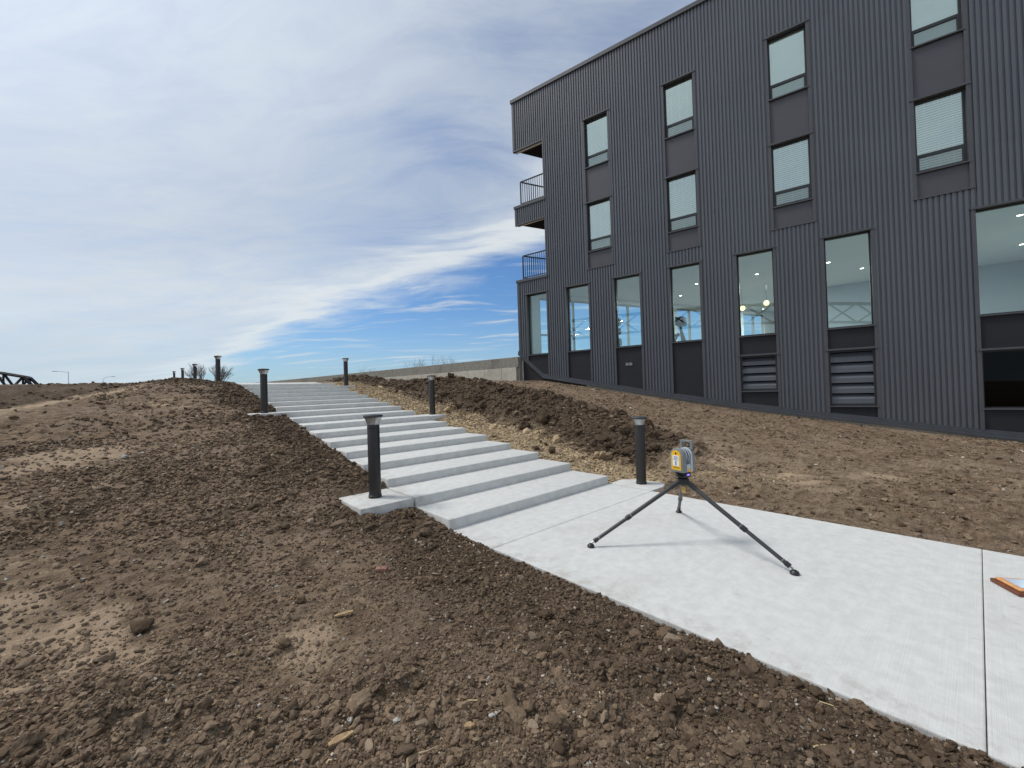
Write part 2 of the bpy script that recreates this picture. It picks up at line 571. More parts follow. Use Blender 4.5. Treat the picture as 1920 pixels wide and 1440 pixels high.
# ------------------------------------------------------------------ terrain
TREAD, RISER, WID = 0.7785, 0.11805, 3.031
NSTEP = 17
HS = np.array([(-400, -8), (-60, -1.2), (-12, -0.10), (-5, -0.01), (0, 0.0), (0.7, 0.095), (13.0, 1.985), (15, 2.10), (23.5, 2.35),
               (31.6, 2.6), (40.3, 2.85), (60, 3.36), (75, 3.40), (130, 2.0), (500, -10)])
RIDGE = np.array([(-1.0, 0.10), (-0.35, 0.16), (0.14, 0.36), (0.6, 0.52), (0.95, 0.70), (1.35, 0.88), (2.23, 1.10), (3.34, 1.30), (3.74, 1.42), (5.15, 1.62),
                  (6.55, 1.86), (8.21, 2.08), (10.0, 2.08), (12.7, 2.03), (14.5, 2.20), (15.6, 2.42), (17, 2.48), (19, 2.36), (24, 2.42), (32, 2.66), (60, 3.40), (400, -4)])
BACK = np.array([(-40, -1.3), (-12, -0.2), (-6, 0.0), (-4.5, 0.03), (-1.3, 0.22), (0.9, 0.52), (2.2, 0.82), (3.7, 1.14), (5.15, 1.40), (6.5, 1.66), (8.2, 1.88),
                 (10, 1.93), (12.7, 2.0), (16, 2.15), (24, 2.40), (60, 3.40), (400, -4)])
BASE = np.array([(-60, -1.5), (-12, -0.55), (-7, -0.22), (-4.68, -0.03), (-4.04, 0.04), (-2.28, 0.28), (-1.31, 0.40), (0.87, 0.70), (3.91, 1.21), (5.9, 1.56),
                 (7.75, 1.86), (8.9, 1.90), (14, 2.05), (21, 2.2), (60, 3.40), (400, -4)])


def it(tab, y):
    return np.interp(y, tab[:, 0], tab[:, 1])


def ground_large(x, y):
    """large form of the ground in the site frame (x right of the stairs, y up the stairs)"""
    x = np.asarray(x, float)
    y = np.asarray(y, float)
    hs = it(HS, y)
    # left of the stairs
    lx = -x - WID
    hl = hs + 0.035 * sst(0.5, 2.0, y)
    up = sst(1.5, 4.0, y) * (1 - sst(14.5, 18, y))
    hl = hl + up * (0.05 * np.exp(-((lx - 1.3) / 0.8) ** 2))
    hl = hl + 0.14 * np.exp(-((y - 13.6) / 1.3) ** 2 - ((lx - 1.7) / 0.75) ** 2)
    hl = hl + 0.0 * np.exp(-((y - 15.4) / 2.2) ** 2 - ((lx - 0.9) / 0.55) ** 2)
    hl = hl - 0.010 * (1 - sst(-1.5, 0.3, y)) * (1 - sst(0.0, 0.5, lx))
    hl = hl - 0.004 * np.clip(lx - 6, 0, 60)
    # right of the stairs
    rx = x
    xf = 8.42 - 0.2135 * y
    xf = np.where(y > 8.9, 6.5 - (y - 8.9) * 0.115, xf)
    xf = np.maximum(xf, 4.2)
    rd, bk, bs = it(RIDGE, y) - 0.05, it(BACK, y), it(BASE, y)
    wob = 0.22 * fbm(x * 0, y, 1.1, 3)
    foot, top = 1.40 + wob, 2.5 + wob
    bermy = sst(-0.7, 0.5, y)
    foot = foot * bermy + 0.05 * (1 - bermy)
    a = sst(foot, top, rx)
    hr = hs + (np.maximum(rd, hs + 0.02) - hs) * a
    hr = hr + (bk - np.maximum(rd, hs + 0.02)) * sst(2.65, 3.9, rx)
    hr = hr + (bs - bk) * np.clip((rx - 3.8) / np.maximum(xf - 3.8, 0.3), 0, 1)
    hr = hr - 0.05 * (1 - sst(0.0, 0.25, rx)) * sst(0.5, 1.5, y) + 0.02 * np.exp(-(rx / 0.3) ** 2) * 0
    h = np.where(x > 0, hr, hl)
    inside = (x <= 0) & (x >= -WID)
    return np.where(inside, hs, h)


def ground_detail(x, y):
    dcam = np.hypot(x + 5.63, y + 4.03)
    clump = clumpiness(x, y)
    far = 1.0 / (1.0 + (dcam / 60) ** 2)
    r_ = 0.075 * fbm(x, y, 3.2, 3) * (1 - 0.6 * sst(8, 13, y)) + 0.065 * fbm(x, y, 0.9, 3, 0.55, 3.0)
    r_ = r_ + clump * (0.095 * fbm(x, y, 0.22, 3, 0.6, 8.0)) + 0.012 * fbm(x, y, 0.07, 2, 0.6, 5.0)
    # shallow machine-track ripples on the left slope
    tr = sst(4.0, 6.0, -x) * sst(1.5, 4, y) * (1 - sst(10, 14, y))
    r_ = r_ + tr * 0.012 * np.sin((y * 0.94 + x * 0.34 + 0.5 * fbm(x, y, 1.4, 2)) * 2 * math.pi / 0.19) * sst(-0.1, 0.35, fbm(x, y, 1.6, 2, 0.5, 21))
    soft = np.minimum(np.abs(x), np.abs(x + WID))
    near_slab = np.where((x > -WID - 0.6) & (x < 0.6), 0.35 + 0.65 * sst(0.0, 0.5, soft), 1.0)
    bld = sst(0.1, 1.2, (8.42 - 0.2135 * y) - x)
    return r_ * near_slab * np.where(x > 0, 0.3 + 0.7 * bld, 1.0) * (0.55 + 0.45 * far)


def berm_mask(x, y):
    wob = 0.22 * fbm(np.asarray(x) * 0, y, 1.1, 3)
    return sst(1.05, 1.5, x - wob) * (1 - sst(2.9, 3.6, x - wob)) * sst(-0.6, 0.3, y) * (1 - sst(19, 24, y))


def left_bank(x, y):
    lx = -x - WID
    return (1 - sst(0.25, 1.6, lx + 0.9 * fbm(x, y, 0.8, 2, 0.5, 2.0))) * sst(-6, -5, y) * (lx > 0)


def clumpiness(x, y):
    base = sst(-0.30, 0.30, fbm(x, y, 1.3, 4, 0.55, 40.0))
    c = 0.15 + 0.85 * base
    c = np.maximum(c, 1.1 * berm_mask(x, y))
    c = np.maximum(c, 0.95 * left_bank(x, y))
    top = np.exp(-((y - 13.6) / 1.6) ** 2 - ((-x - WID - 1.5) / 1.2) ** 2)
    c = np.maximum(c, 0.9 * top)
    return np.where(x > 3.3, c * 0.4, c)


def ground_h(x, y):
    x = np.asarray(x, float)
    y = np.asarray(y, float)
    return ground_large(x, y) + ground_detail(x, y)


def lines(*segs):
    out_ = []
    for a, b, st in segs:
        out_.append(np.arange(a, b - st * 0.3, st))
    return np.concatenate(out_ + [[segs[-1][1]]])


def geo(a, b, n_):
    return a * (b / a) ** (np.arange(1, n_ + 1) / n_)


ys = np.concatenate([-geo(14, 420, 22)[::-1], lines((-14, -4.6, 0.2), (-4.6, 3.0, 0.03), (3.0, 14.5, 0.06), (14.5, 34, 0.2)), geo(34, 480, 36)])
xs = np.concatenate([-geo(17, 420, 34)[::-1], lines((-17, -10.5, 0.09), (-10.5, -WID - 0.02, 0.036)), [-WID + 0.02, -WID + 0.09],
                     lines((-2.85, -0.15, 0.3)), [-0.09, -0.02], lines((0.02, 4.2, 0.042), (4.2, 10.5, 0.08)), geo(10.6, 420, 26)])
xs = np.unique(np.round(xs, 4))
ys = np.unique(np.round(ys, 4))
GX, GY = np.meshgrid(xs, ys)
GZ = ground_h(GX, GY)
slab = (GX < -0.01) & (GX > -WID + 0.01)
GZ = np.where(slab, it(HS, GY) - 0.40, GZ)
# keep soil off the walkway edge
edge_path = (GY < -0.02)
cap_l = np.where((GX <= -WID + 0.01) & (GX > -WID - 0.10) & edge_path, -0.006 + 0.06 * fbm(GX, GY, 0.30, 3, 0.6, 12), 9)
cap_r = np.where((GX >= -0.01) & (GX < 0.10) & edge_path, -0.006, 9)
GZ = np.minimum(GZ, np.minimum(cap_l, cap_r))
# beds for the lamp pads
PADS = [(0.0, 0.62, -0.76, -0.005, 0.0), (-WID - 0.70, -WID, TREAD * 1, TREAD * 2, 2 * RISER), (0.0, 0.50, TREAD * 7, TREAD * 8, 8 * RISER),
        (-WID - 0.70, -WID, TREAD * 9, TREAD * 10, 10 * RISER), (0.0, 0.50, TREAD * 15, TREAD * 16, 16 * RISER)]
for (a, b, c, d, z) in PADS:
    inp = (GX > a - 0.03) & (GX < b + 0.03) & (GY > c - 0.10) & (GY < d + 0.02)
    GZ = np.where(inp, np.minimum(GZ, z - (0.055 if z > 0.1 else 0.014)), GZ)
nx, ny = len(xs), len(ys)
verts = np.stack([GX, GY, GZ], -1).reshape(-1, 3)
ii = (np.arange(ny - 1)[:, None] * nx + np.arange(nx - 1)[None, :]).reshape(-1)
faces = np.stack([ii, ii + 1, ii + nx + 1, ii + nx], -1)


def np_mesh(name, verts, faces, mats, smooth=True, attr=None, attr_name='tint'):
    me = bpy.data.meshes.new(name)
    nf, k = faces.shape
    me.vertices.add(len(verts))
    me.vertices.foreach_set('co', np.ascontiguousarray(verts, dtype=np.float32).ravel())
    me.loops.add(nf * k)
    me.loops.foreach_set('vertex_index', np.ascontiguousarray(faces, dtype=np.int32).ravel())
    me.polygons.add(nf)
    me.polygons.foreach_set('loop_start', np.arange(0, nf * k, k, dtype=np.int32))
    me.polygons.foreach_set('use_smooth', np.full(nf, smooth))
    for q in ([mats] if isinstance(mats, str) else mats):
        me.materials.append(MATS[q])
    if attr is not None:
        ca = me.color_attributes.new(attr_name, 'FLOAT_COLOR', 'POINT')
        d = np.ones((len(verts), 4), np.float32)
        d[:, :3] = attr
        ca.data.foreach_set('color', d.ravel())
    me.update(calc_edges=True)
    me.validate()
    return me


def zones(x, y):
    wob = 0.22 * fbm(x * 0, y, 1.1, 3)
    n_ = fbm(x, y, 0.7, 4, 0.55, 60)
    tan = (1 - sst(1.05, 1.75, x - wob + 0.5 * n_)) * sst(-0.05, 0.05, x) * sst(-0.9, -0.1, y + 0.3 * n_) * (1 - sst(13, 15, y))
    # stony light patch on the ground to the right of the walkway
    tan2 = 0.85 * np.exp(-((x - 1.6 + y * 0.25) / 0.9) ** 2) * (1 - sst(-0.6, 0.4, y)) * sst(-3.0, -1.2, y) * (x > 0)
    tan = np.maximum(tan, tan2 * sst(-0.3, 0.3, n_ + 0.15))
    # worn dirt track on the left slope
    c = 14.6 + 0.86 * (x + WID + 1.2) * 1.0
    trk = np.exp(-((y - np.interp(-x, [2, 5.6, 7.65, 12, 40], [15.5, 12.6, 9.0, 4.5, -12])) / 0.22) ** 2) * sst(5.0, 5.5, -x)
    dry = np.clip(sst(0.05, 0.42, fbm(x, y, 1.5, 5, 0.6, 80)) * (1 - clumpiness(x, y)) * 1.5, 0, 0.75)
    dry = np.where(x > 3.0, 0.22 * sst(-0.25, 0.3, n_), dry)
    trk = np.clip(trk * 1.6, 0, 1)
    dry = np.maximum(dry, trk)
    far = sst(16, 20, y) * (x < 0)
    dry = dry * (1 - 0.35 * far)
    ytrk = np.interp(-x, [2, 5.6, 7.65, 12, 40], [15.5, 12.6, 9.0, 4.5, -12])
    beyond = sst(0.3, 0.8, y - ytrk) * (x < -WID - 1)
    dry = np.where(x < -WID, np.maximum(dry * (1 - 0.7 * beyond), trk), dry)
    fresh = np.maximum(berm_mask(x, y) * (1 - tan), 0.9 * left_bank(x, y))
    fresh = np.maximum(fresh, 0.85 * beyond)
    fresh = np.maximum(fresh, 0.9 * np.exp(-((y - 13.6) / 1.6) ** 2 - ((-x - WID - 1.5) / 1.2) ** 2))
    return np.stack([np.clip(tan, 0, 1), np.clip(dry, 0, 1), np.clip(fresh, 0, 1)], -1)


zn = zones(GX, GY).reshape(-1, 3)
g = obj('ground', np_mesh('ground', verts, faces, 'soil', True, zn, 'zone'), None, (SO[0], SO[1], 0), S_ROT)
tag(g, 'bare brown graded soil rising in a slope beside the stairs', 'ground', kind='structure')


def ground_at(px_, py_, tmax=70.0):
    """point where the sight line through a photo pixel meets the soil (world)"""
    d = pix_ray(px_, py_)
    t_ = np.arange(1.2, tmax, 0.02)
    P = np.outer(t_, d)
    P[:, 2] += EYE
    q = P[:, :2] - SO
    h = ground_h(q @ SX, q @ SY)
    k = np.argmax(P[:, 2] < h)
    return Vector((P[k][0], P[k][1], h[k]))


# ------------------------------------------------------------------ walkway, stairs
wk = thing('walkway', 'broom-finished pale concrete walkway leading to the foot of the stairs', 'walkway', (SO[0], SO[1], 0), S_ROT, kind='structure')
JOINTS = [0.0, -0.765, -4.005, -7.25, -10.5, -13.8]
for a, b in zip(JOINTS[:-1], JOINTS[1:]):
    MB().box(-WID, 0, b + 0.0018, a - 0.0018 if a < 0 else a - 0.002, -0.13, 0.0).build('slab', 'concrete', wk, 0.008)
MB().box(-WID + 0.01, -0.01, -13.8, -0.01, -0.16, -0.012).build('joint_bed', 'soffit_dark', wk)

st = thing('staircase', 'long flight of wide shallow concrete steps climbing the dirt slope', 'stairs', (SO[0], SO[1], 0), S_ROT)
for k in range(1, NSTEP + 1):
    y0 = (k - 1) * TREAD
    y1 = y0 + TREAD + (0.10 if k < NSTEP else 0.0)
    jx = random.uniform(-0.012, 0.012)
    s_ = MB().box(-WID + jx, 0 + jx, y0, y1, (k - 1) * RISER - 0.22, k * RISER + random.uniform(-0.003, 0.003))
    s_.build('step', 'concrete', st, 0.014, True, 3)
for i, (a, b, c, d, z) in enumerate(PADS):
    p_ = MB()
    if i == 0:
        poly = [(0.015, -0.752), (0.34, -0.76), (0.52, -0.70), (0.60, -0.55), (0.52, -0.40), (0.62, -0.22), (0.44, -0.10), (0.36, 0.02), (0.20, -0.02), (0.015, 0.0)]
        p_.prism(poly, -0.2, 0.004)
    else:
        sx = 0.016
        p_.box(a + (sx if a >= 0 else 0), b - (sx if a < 0 else 0), c + 0.003, d, z - 0.22, z - 0.002)
    p_.build('lamp_pad', 'concrete', st, 0.010, True)

wk2 = thing('walkway', 'upper concrete walkway running on from the top step', 'walkway', (SO[0], SO[1], 0), S_ROT, kind='structure')
yy = [NSTEP * TREAD, 15, 18.25, 21.5, 24.75, 28, 31.25, 34.5, 40.0, 46.0]
for a, b in zip(yy[:-1], yy[1:]):
    za, zb = float(it(HS, a)) + 0.02, float(it(HS, b)) + 0.02
    if a < 13.5:
        za = NSTEP * RISER
    q = [(-WID, a), (0, a), (0, b - 0.01), (-WID, b - 0.01)]
    zz4 = [za, za, zb, zb]
    MB().add([(x, y, z - 0.15) for (x, y), z in zip(q, zz4)] + [(x, y, z) for (x, y), z in zip(q, zz4)],
             [(3, 2, 1, 0), (4, 5, 6, 7), (0, 1, 5, 4), (1, 2, 6, 5), (2, 3, 7, 6), (3, 0, 4, 7)]).build('slab', 'concrete', wk2)


# ------------------------------------------------------------------ bollard lights
def make_bollard():
    root = thing('bollard_light', 'x', 'bollard')
    n_ = 28
    MB().lathe([(0.083, 0), (0.083, 0.03), (0.079, 0.034)], n_).build('base_ring', 'bollard_paint', root, smooth=True)
    MB().lathe([(0.077, 0.02), (0.077, 0.925), (0.074, 0.932), (0.045, 0.933)], n_).build('pole', 'bollard_paint', root, smooth=True)
    MB().lathe([(0.073, 0.934), (0.080, 0.95), (0.092, 0.985), (0.108, 1.020), (0.114, 1.028)], n_, cap=False).build('lens', 'lens_plastic', root, smooth=True)
    MB().lathe([(0.070, 0.934), (0.066, 0.945), (0.068, 0.965), (0.084, 1.000), (0.106, 1.028)], n_).build('reflector', 'reflector', root, smooth=True)
    c = MB().lathe([(0.118, 1.028), (0.123, 1.034), (0.123, 1.050), (0.116, 1.060), (0.06, 1.067), (0.004, 1.069)], n_).build('cap', 'bollard_cap', root, smooth=True)
    MB().lathe([(0.0785, 0.885), (0.0785, 0.900)], n_, cap=False).build('set_screw_band', 'bollard_paint', c)
    return root


bproto = make_bollard()
BOLL = [(0.31, -0.41, 0.004, 'black bollard light on the broken pad beside the foot of the stairs'),
        (-3.37, 1.20, 2 * RISER, 'black bollard light on the left concrete pad level with the second step'),
        (0.345, 5.92, 8 * RISER, 'black bollard light on the pad in front of the dark soil heap, mid-flight'),
        (-3.37, 7.42, 10 * RISER, 'black bollard light on the pad level with the tenth step'),
        (0.33, 12.15, 16 * RISER, 'black bollard light near the top step beside the clods'),
        (-3.37, 15.0, float(it(HS, 15.0)), 'black bollard light rising behind the soil bank just past the top step'),
        (-3.37, 23.5, float(it(HS, 23.5)), 'dark bollard light in front of the bare tree along the upper walkway'),
        (-3.37, 31.6, float(it(HS, 31.6)), 'small dark bollard light, second last along the upper walkway'),
        (-3.37, 40.3, float(it(HS, 40.3)), 'smallest bollard light, last along the upper walkway by the soil hump')]
for i, (x, y, z, lab) in enumerate(BOLL):
    b_ = bproto if i == 0 else copy_tree(bproto)
    b_.location = s2w(x, y, z)
    b_.rotation_euler = (0, 0, random.uniform(0, 6))
    tag(b_, lab, 'bollard', 'bollard lights along the stairs and walkway')


# ------------------------------------------------------------------ building
ZC = EYE


def zz(z):
    return z + ZC


bd = thing('apartment_building', 'charcoal ribbed-metal apartment building with tall ground floor windows and corner balconies', 'building', (BO[0], BO[1], 0), B_ROT)
XR = 6.6
CX = -10.10
BDIR = (0.4701, 0.8826)
BLINE = [(-8.95, 0.39), (-7.06, 0.05), (-5.02, -0.31), (-1.92, -0.82), (0.31, -1.12), (1.31, -1.24), (3.11, -1.48), (3.76, -1.55), (6.6, -1.86)]


def base_z(x):                       # bottom of the base flashing, relative to the eye
    if x < -8.95:
        return 0.39 + (-8.95 - x) * (1.42 - 0.39) / (10.16 - 8.95)
    return float(np.interp(x, [p[0] for p in BLINE], [p[1] for p in BLINE]))


FL = 0.17
TOP = 12.12
GROUND_W = [(-9.72, -8.62), (-7.86, -6.77), (-5.90, -4.82), (-3.93, -2.86), (-1.94, -0.84), (0.215, 1.345), (3.09, 5.30)]
UP_W = [(-6.87, -5.80), (-3.93, -2.86), (-0.93, 0.14), (2.12, 3.17)]
OPEN = [(a, b, -9, 3.92) for a, b in GROUND_W] + [(a, b, 4.42, 10.10) for a, b in UP_W]
VOID = [(CX, -8.62, 4.51, 6.92), (CX, -8.62, 7.65, 10.06)]
PITCH_R = 0.1035
SEAM = 5.42


def free_spans(xm):
    """solid spans in z at position xm"""
    cuts = sorted([(z0, z1) for a, b, z0, z1 in OPEN + VOID if a < xm < b])
    spans, z = [], None
    for z0, z1 in cuts:
        spans.append((z, z0))
        z = z1
    spans.append((z, TOP))
    return [(a, b) for a, b in spans if (a is None or b > a) and not (a is None and b <= -5)]


bps = sorted(set([CX, XR] + [v for a, b, _, _ in OPEN + VOID for v in (a, b)]))
rib = [(0.0, -0.034), (0.056, -0.034), (0.063, 0.0), (0.0965, 0.0)]


def profile(xa, xb):
    pts = []
    k0 = math.floor(xa / PITCH_R) - 1
    allp = []
    for k in range(k0, k0 + int((xb - xa) / PITCH_R) + 4):
        for dx, y in rib:
            allp.append((k * PITCH_R + dx, y))
    X = [p[0] for p in allp]
    Y = [p[1] for p in allp]
    pts = [(xa, float(np.interp(xa, X, Y)))] + [p for p in allp if xa + 1e-4 < p[0] < xb - 1e-4] + [(xb, float(np.interp(xb, X, Y)))]
    return pts


def siding(xa, xb, z0, z1, yoff):
    pr = profile(xa, xb)
    n_ = len(pr)
    bot = [(x, y + yoff, zz((base_z(x) + FL - 0.02) if z0 is None else z0)) for x, y in pr]
    top = [(x, y + yoff, zz(z1)) for x, y in pr]
    MB().add(bot + top, [(i, i + 1, i + 1 + n_, i + n_) for i in range(n_ - 1)]).build('siding_sheet', 'siding', bd)


for xa, xb in zip(bps[:-1], bps[1:]):
    if xb - xa < 0.02:
        continue
    n_ = max(1, math.ceil((xb - xa) / 1.0))
    for z0, z1 in free_spans((xa + xb) / 2):
        parts = [(z0, z1)]
        if (z0 is None or z0 < SEAM - 0.3) and z1 > SEAM + 0.3:
            parts = [(z0, SEAM), (SEAM - 0.03, z1)]
        for i in range(n_):
            a, b = xa + (xb - xa) * i / n_, xa + (xb - xa) * (i + 1) / n_
            for j, (p, q) in enumerate(parts):
                siding(a, b, p, q, -0.0025 * j - 0.001 * (i % 2))

# wall behind the siding
core = MB()
for xa, xb in zip(bps[:-1], bps[1:]):
    for z0, z1 in free_spans((xa + xb) / 2):
        lo = base_z(xb) - 0.5 if z0 is None else z0
        if xa < -8.7 and z0 is None:
            lo = 0.1
        core.box(xa, xb, 0.012, 0.22, zz(lo), zz(z1))
core.build('wall_core', 'wall_paint', bd)

# foundation below the flashing
f_ = MB()
px0 = [-9.95, -8.95, -7.06, -5.02, -1.92, 0.31, 1.31, 3.11, 3.76, 6.6]
for a, b in zip(px0[:-1], px0[1:]):
    za, zb = zz(base_z(a)) + 0.02, zz(base_z(b)) + 0.02
    f_.add([(a, 0.004, za - 1.6), (b, 0.004, zb - 1.6), (b, 0.004, zb), (a, 0.004, za)], [(0, 1, 2, 3)], 0 if a < -8 else 1)
f_.build('foundation', ['black_membrane', 'pale_concrete'], bd)
f_ = MB()
lx = [-10.16] + px0[1:]
for a, b in zip(lx[:-1], lx[1:]):
    za, zb = zz(base_z(a)), zz(base_z(b))
    prof = [(-0.075, 0.0), (-0.075, 0.045), (-0.062, 0.052), (-0.062, 0.12), (-0.040, 0.125), (-0.040, FL), (0.010, FL + 0.01), (0.010, 0.0)]
    vs = [(a, y, za + h) for y, h in prof] + [(b, y, zb + h) for y, h in prof]
    m_ = len(prof)
    f_ = MB().add(vs, [(i, (i + 1) % m_, (i + 1) % m_ + m_, i + m_) for i in range(m_)] + [tuple(range(m_ - 1, -1, -1)), tuple(range(m_, 2 * m_))])
    f_.build('base_flashing', 'flashing', bd)

# roof coping, corner trim
MB().box(CX - 0.06, XR, -0.085, 0.30, zz(TOP - 0.005), zz(TOP + 0.14)).build('roof_coping', 'trim_metal', bd, 0.006)
for z0, z1 in ((10.02, TOP - 0.01), (6.90, 7.60), (1.52, 4.46)):
    MB().box(CX - 0.012, CX + 0.085, -0.047, 0.06, zz(z0), zz(z1)).build('corner_trim', 'trim_metal', bd)
for z0 in (7.60, 4.46):
    MB().box(CX - 0.05, -8.60, -0.07, 0.16, zz(z0), zz(z0 + 0.11)).build('balcony_coping', 'trim_metal', bd, 0.004)
for z0 in (10.02, 6.88):
    MB().box(CX - 0.01, -8.60, -0.052, 0.05, zz(z0), zz(z0 + 0.045)).build('drip_trim', 'trim_metal', bd)
for z0, z1 in ((4.45, 6.98), (7.58, 10.12)):
    MB().box(-8.66, -8.60, -0.050, 0.10, zz(z0), zz(z1)).build('opening_trim', 'trim_metal', bd)
tri = [(CX + 0.06, 0.035), (-8.63, 0.035), (-8.63, 2.70)]
for z0, z1 in ((10.075, TOP), (6.935, 7.60), (4.12, 4.46)):
    MB().prism(tri, zz(z0), zz(z1)).build('balcony_slab', 'soffit_dark', bd)
MB().box(-8.62, -8.50, 0.22, 2.72, zz(4.46), zz(10.08)).build('balcony_wall', 'siding', bd)

# railings
bal_me = MB().box(-0.008, 0.008, -0.008, 0.008, 0.09, 0.99).mesh('baluster', 'rail_black')
for z0 in (4.57, 7.71):
    rail = MB()
    A = Vector((CX + 0.26, 0.06, 0))
    L1 = 1.20
    D2 = Vector((BDIR[0], BDIR[1], 0))
    rail.box(A.x, A.x + L1, A.y - 0.022, A.y + 0.022, zz(z0) + 0.99, zz(z0) + 1.03)
    rail.box(A.x, A.x + L1, A.y - 0.012, A.y + 0.012, zz(z0) + 0.07, zz(z0) + 0.10)
    ang = math.atan2(D2.y, D2.x)
    mt = Matrix.Translation(A) @ Matrix.Rotation(ang, 4, 'Z')
    L2 = 2.35
    rail.box(0, L2, -0.022, 0.022, zz(z0) + 0.989, zz(z0) + 1.031, 0, mt)
    rail.box(0, L2, -0.012, 0.012, zz(z0) + 0.069, zz(z0) + 0.101, 0, mt)
    rail.box(A.x - 0.022, A.x + 0.022, A.y - 0.022, A.y + 0.022, zz(z0), zz(z0) + 0.985)
    ro = rail.build('balcony_railing', 'rail_black', bd)
    n_ = 11
    for i in range(1, n_ + 1):
        obj('baluster', bal_me, ro, (A.x + L1 * i / (n_ + 0.5), A.y, zz(z0)))
    n_ = 22
    for i in range(1, n_ + 1):
        q = A + D2 * (L2 * i / (n_ + 0.5))
        obj('baluster', bal_me, ro, (q.x, q.y, zz(z0)), ang)


# windows -----------------------------------------------------------
def window_frame(x0, x1, z0, z1, fr, bars=(), depth=(0.045, 0.115), name='window', parent=bd):
    """frame bars as one part; returns the part"""
    y0, y1 = depth
    f = MB()
    f.box(x0, x0 + fr, y0, y1, zz(z0), zz(z1))
    f.box(x1 - fr, x1, y0, y1, zz(z0), zz(z1))
    f.box(x0 + fr, x1 - fr, y0, y1, zz(z1 - fr), zz(z1))
    f.box(x0 + fr, x1 - fr, y0, y1, zz(z0), zz(z0 + fr))
    for zb, h in bars:
        f.box(x0 + fr, x1 - fr, y0 - 0.004, y1, zz(zb), zz(zb + h))
    return f.build(name, 'dark_frame', parent)


def pane(x0, x1, z0, z1, y, parent, mt='window_glass'):
    MB().add([(x0, y, zz(z0)), (x1, y, zz(z0)), (x1, y, zz(z1)), (x0, y, zz(z1))], [(0, 1, 2, 3)]).build('pane', mt, parent)


def trims(a, b, z0, z1, zb=None):
    """side flashings of a window column, from z0 up to z1 (z0 None: down to the base)"""
    tw = 0.072
    for x0, x1 in ((a, a + tw), (b - tw, b)):
        lo = base_z((x0 + x1) / 2) + FL - 0.01 if z0 is None else z0
        MB().box(x0, x1, -0.046, 0.20, zz(lo), zz(z1)).build('side_flashing', 'trim_metal', bd)


def head(a, b, z, mt='trim_metal'):
    MB().box(a - 0.012, b + 0.012, -0.064, 0.20, zz(z - 0.012), zz(z + 0.035)).build('head_flashing', mt, bd)


def sill(a, b, z, mt='trim_metal'):
    MB().box(a + 0.04, b - 0.04, -0.060, 0.20, zz(z - 0.03), zz(z)).build('sill', mt, bd)


def panel(a, b, z0, z1, mt):
    MB().box(a + 0.074, b - 0.074, 0.006, 0.030, zz(z0), zz(z1)).build('spandrel_panel', mt, bd)


slat_cache = {}


def blind(x0, x1, z0, z1, parent, roller=False):
    f = MB()
    if roller:
        f.box(x0, x1, 0.132, 0.135, zz(z0), zz(z1))
        f.build('roller_shade', 'shade_white', parent)
        return
    pitch = 0.060
    n_ = int((z1 - z0) / pitch)
    for i in range(n_):
        z = zz(z0) + i * pitch
        f.add([(x0, 0.132, z), (x1, 0.132, z), (x1, 0.144, z + 0.047), (x0, 0.144, z + 0.047)], [(0, 1, 2, 3)])
    for fx in (0.2, 0.5, 0.8):
        x = x0 + (x1 - x0) * fx
        f.box(x - 0.006, x + 0.006, 0.126, 0.129, zz(z0), zz(z1))
    f.build('blind', 'blind_white', parent)


for ci, (a, b) in enumerate(UP_W):
    trims(a, b, 4.42, 10.10)
    for wi, (z0, z1) in enumerate(((8.24, 10.06), (5.07, 6.89))):
        x0, x1 = a + 0.072, b - 0.072
        fr = window_frame(x0, x1, z0, z1, 0.045, [(z0 + 0.40, 0.075)], (0.075, 0.150))
        pane(x0 + 0.045, x1 - 0.045, z0 + 0.475, z1 - 0.045, 0.105, fr, 'blind_glass')
        inner = MB()
        q0, q1, e = z0 + 0.045, z0 + 0.40, 0.032
        inner.box(x0 + 0.045, x0 + 0.045 + e, 0.070, 0.125, zz(q0), zz(q1))
        inner.box(x1 - 0.045 - e, x1 - 0.045, 0.070, 0.125, zz(q0), zz(q1))
        inner.box(x0 + 0.045 + e, x1 - 0.045 - e, 0.070, 0.125, zz(q0), zz(q0 + e))
        inner.build('vent_sash', 'dark_frame', fr)
        pane(x0 + 0.08, x1 - 0.08, z0 + 0.075, z0 + 0.40, 0.098, fr, 'screen_glass')
        # insect screen on the opening light makes the lower strip greyer
        blind(x0 + 0.05, x1 - 0.05, z0 + 0.05, z1 - 0.05, fr, roller=(wi == 0 and ci >= 2))
        head(a, b, z1 + 0.012)
        sill(a, b, z0)
    panel(a, b, 6.93, 8.20, 'upper_panel')
    panel(a, b, 4.45, 5.04, 'upper_panel')
    MB().box(a - 0.012, b + 0.012, -0.055, 0.03, zz(4.40), zz(4.435)).build('drip_trim', 'trim_metal', bd)
    # dark room behind each window column
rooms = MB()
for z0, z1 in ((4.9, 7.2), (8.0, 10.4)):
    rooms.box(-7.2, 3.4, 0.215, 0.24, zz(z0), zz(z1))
rooms.build('room_lining', 'gypsum_dark', bd)

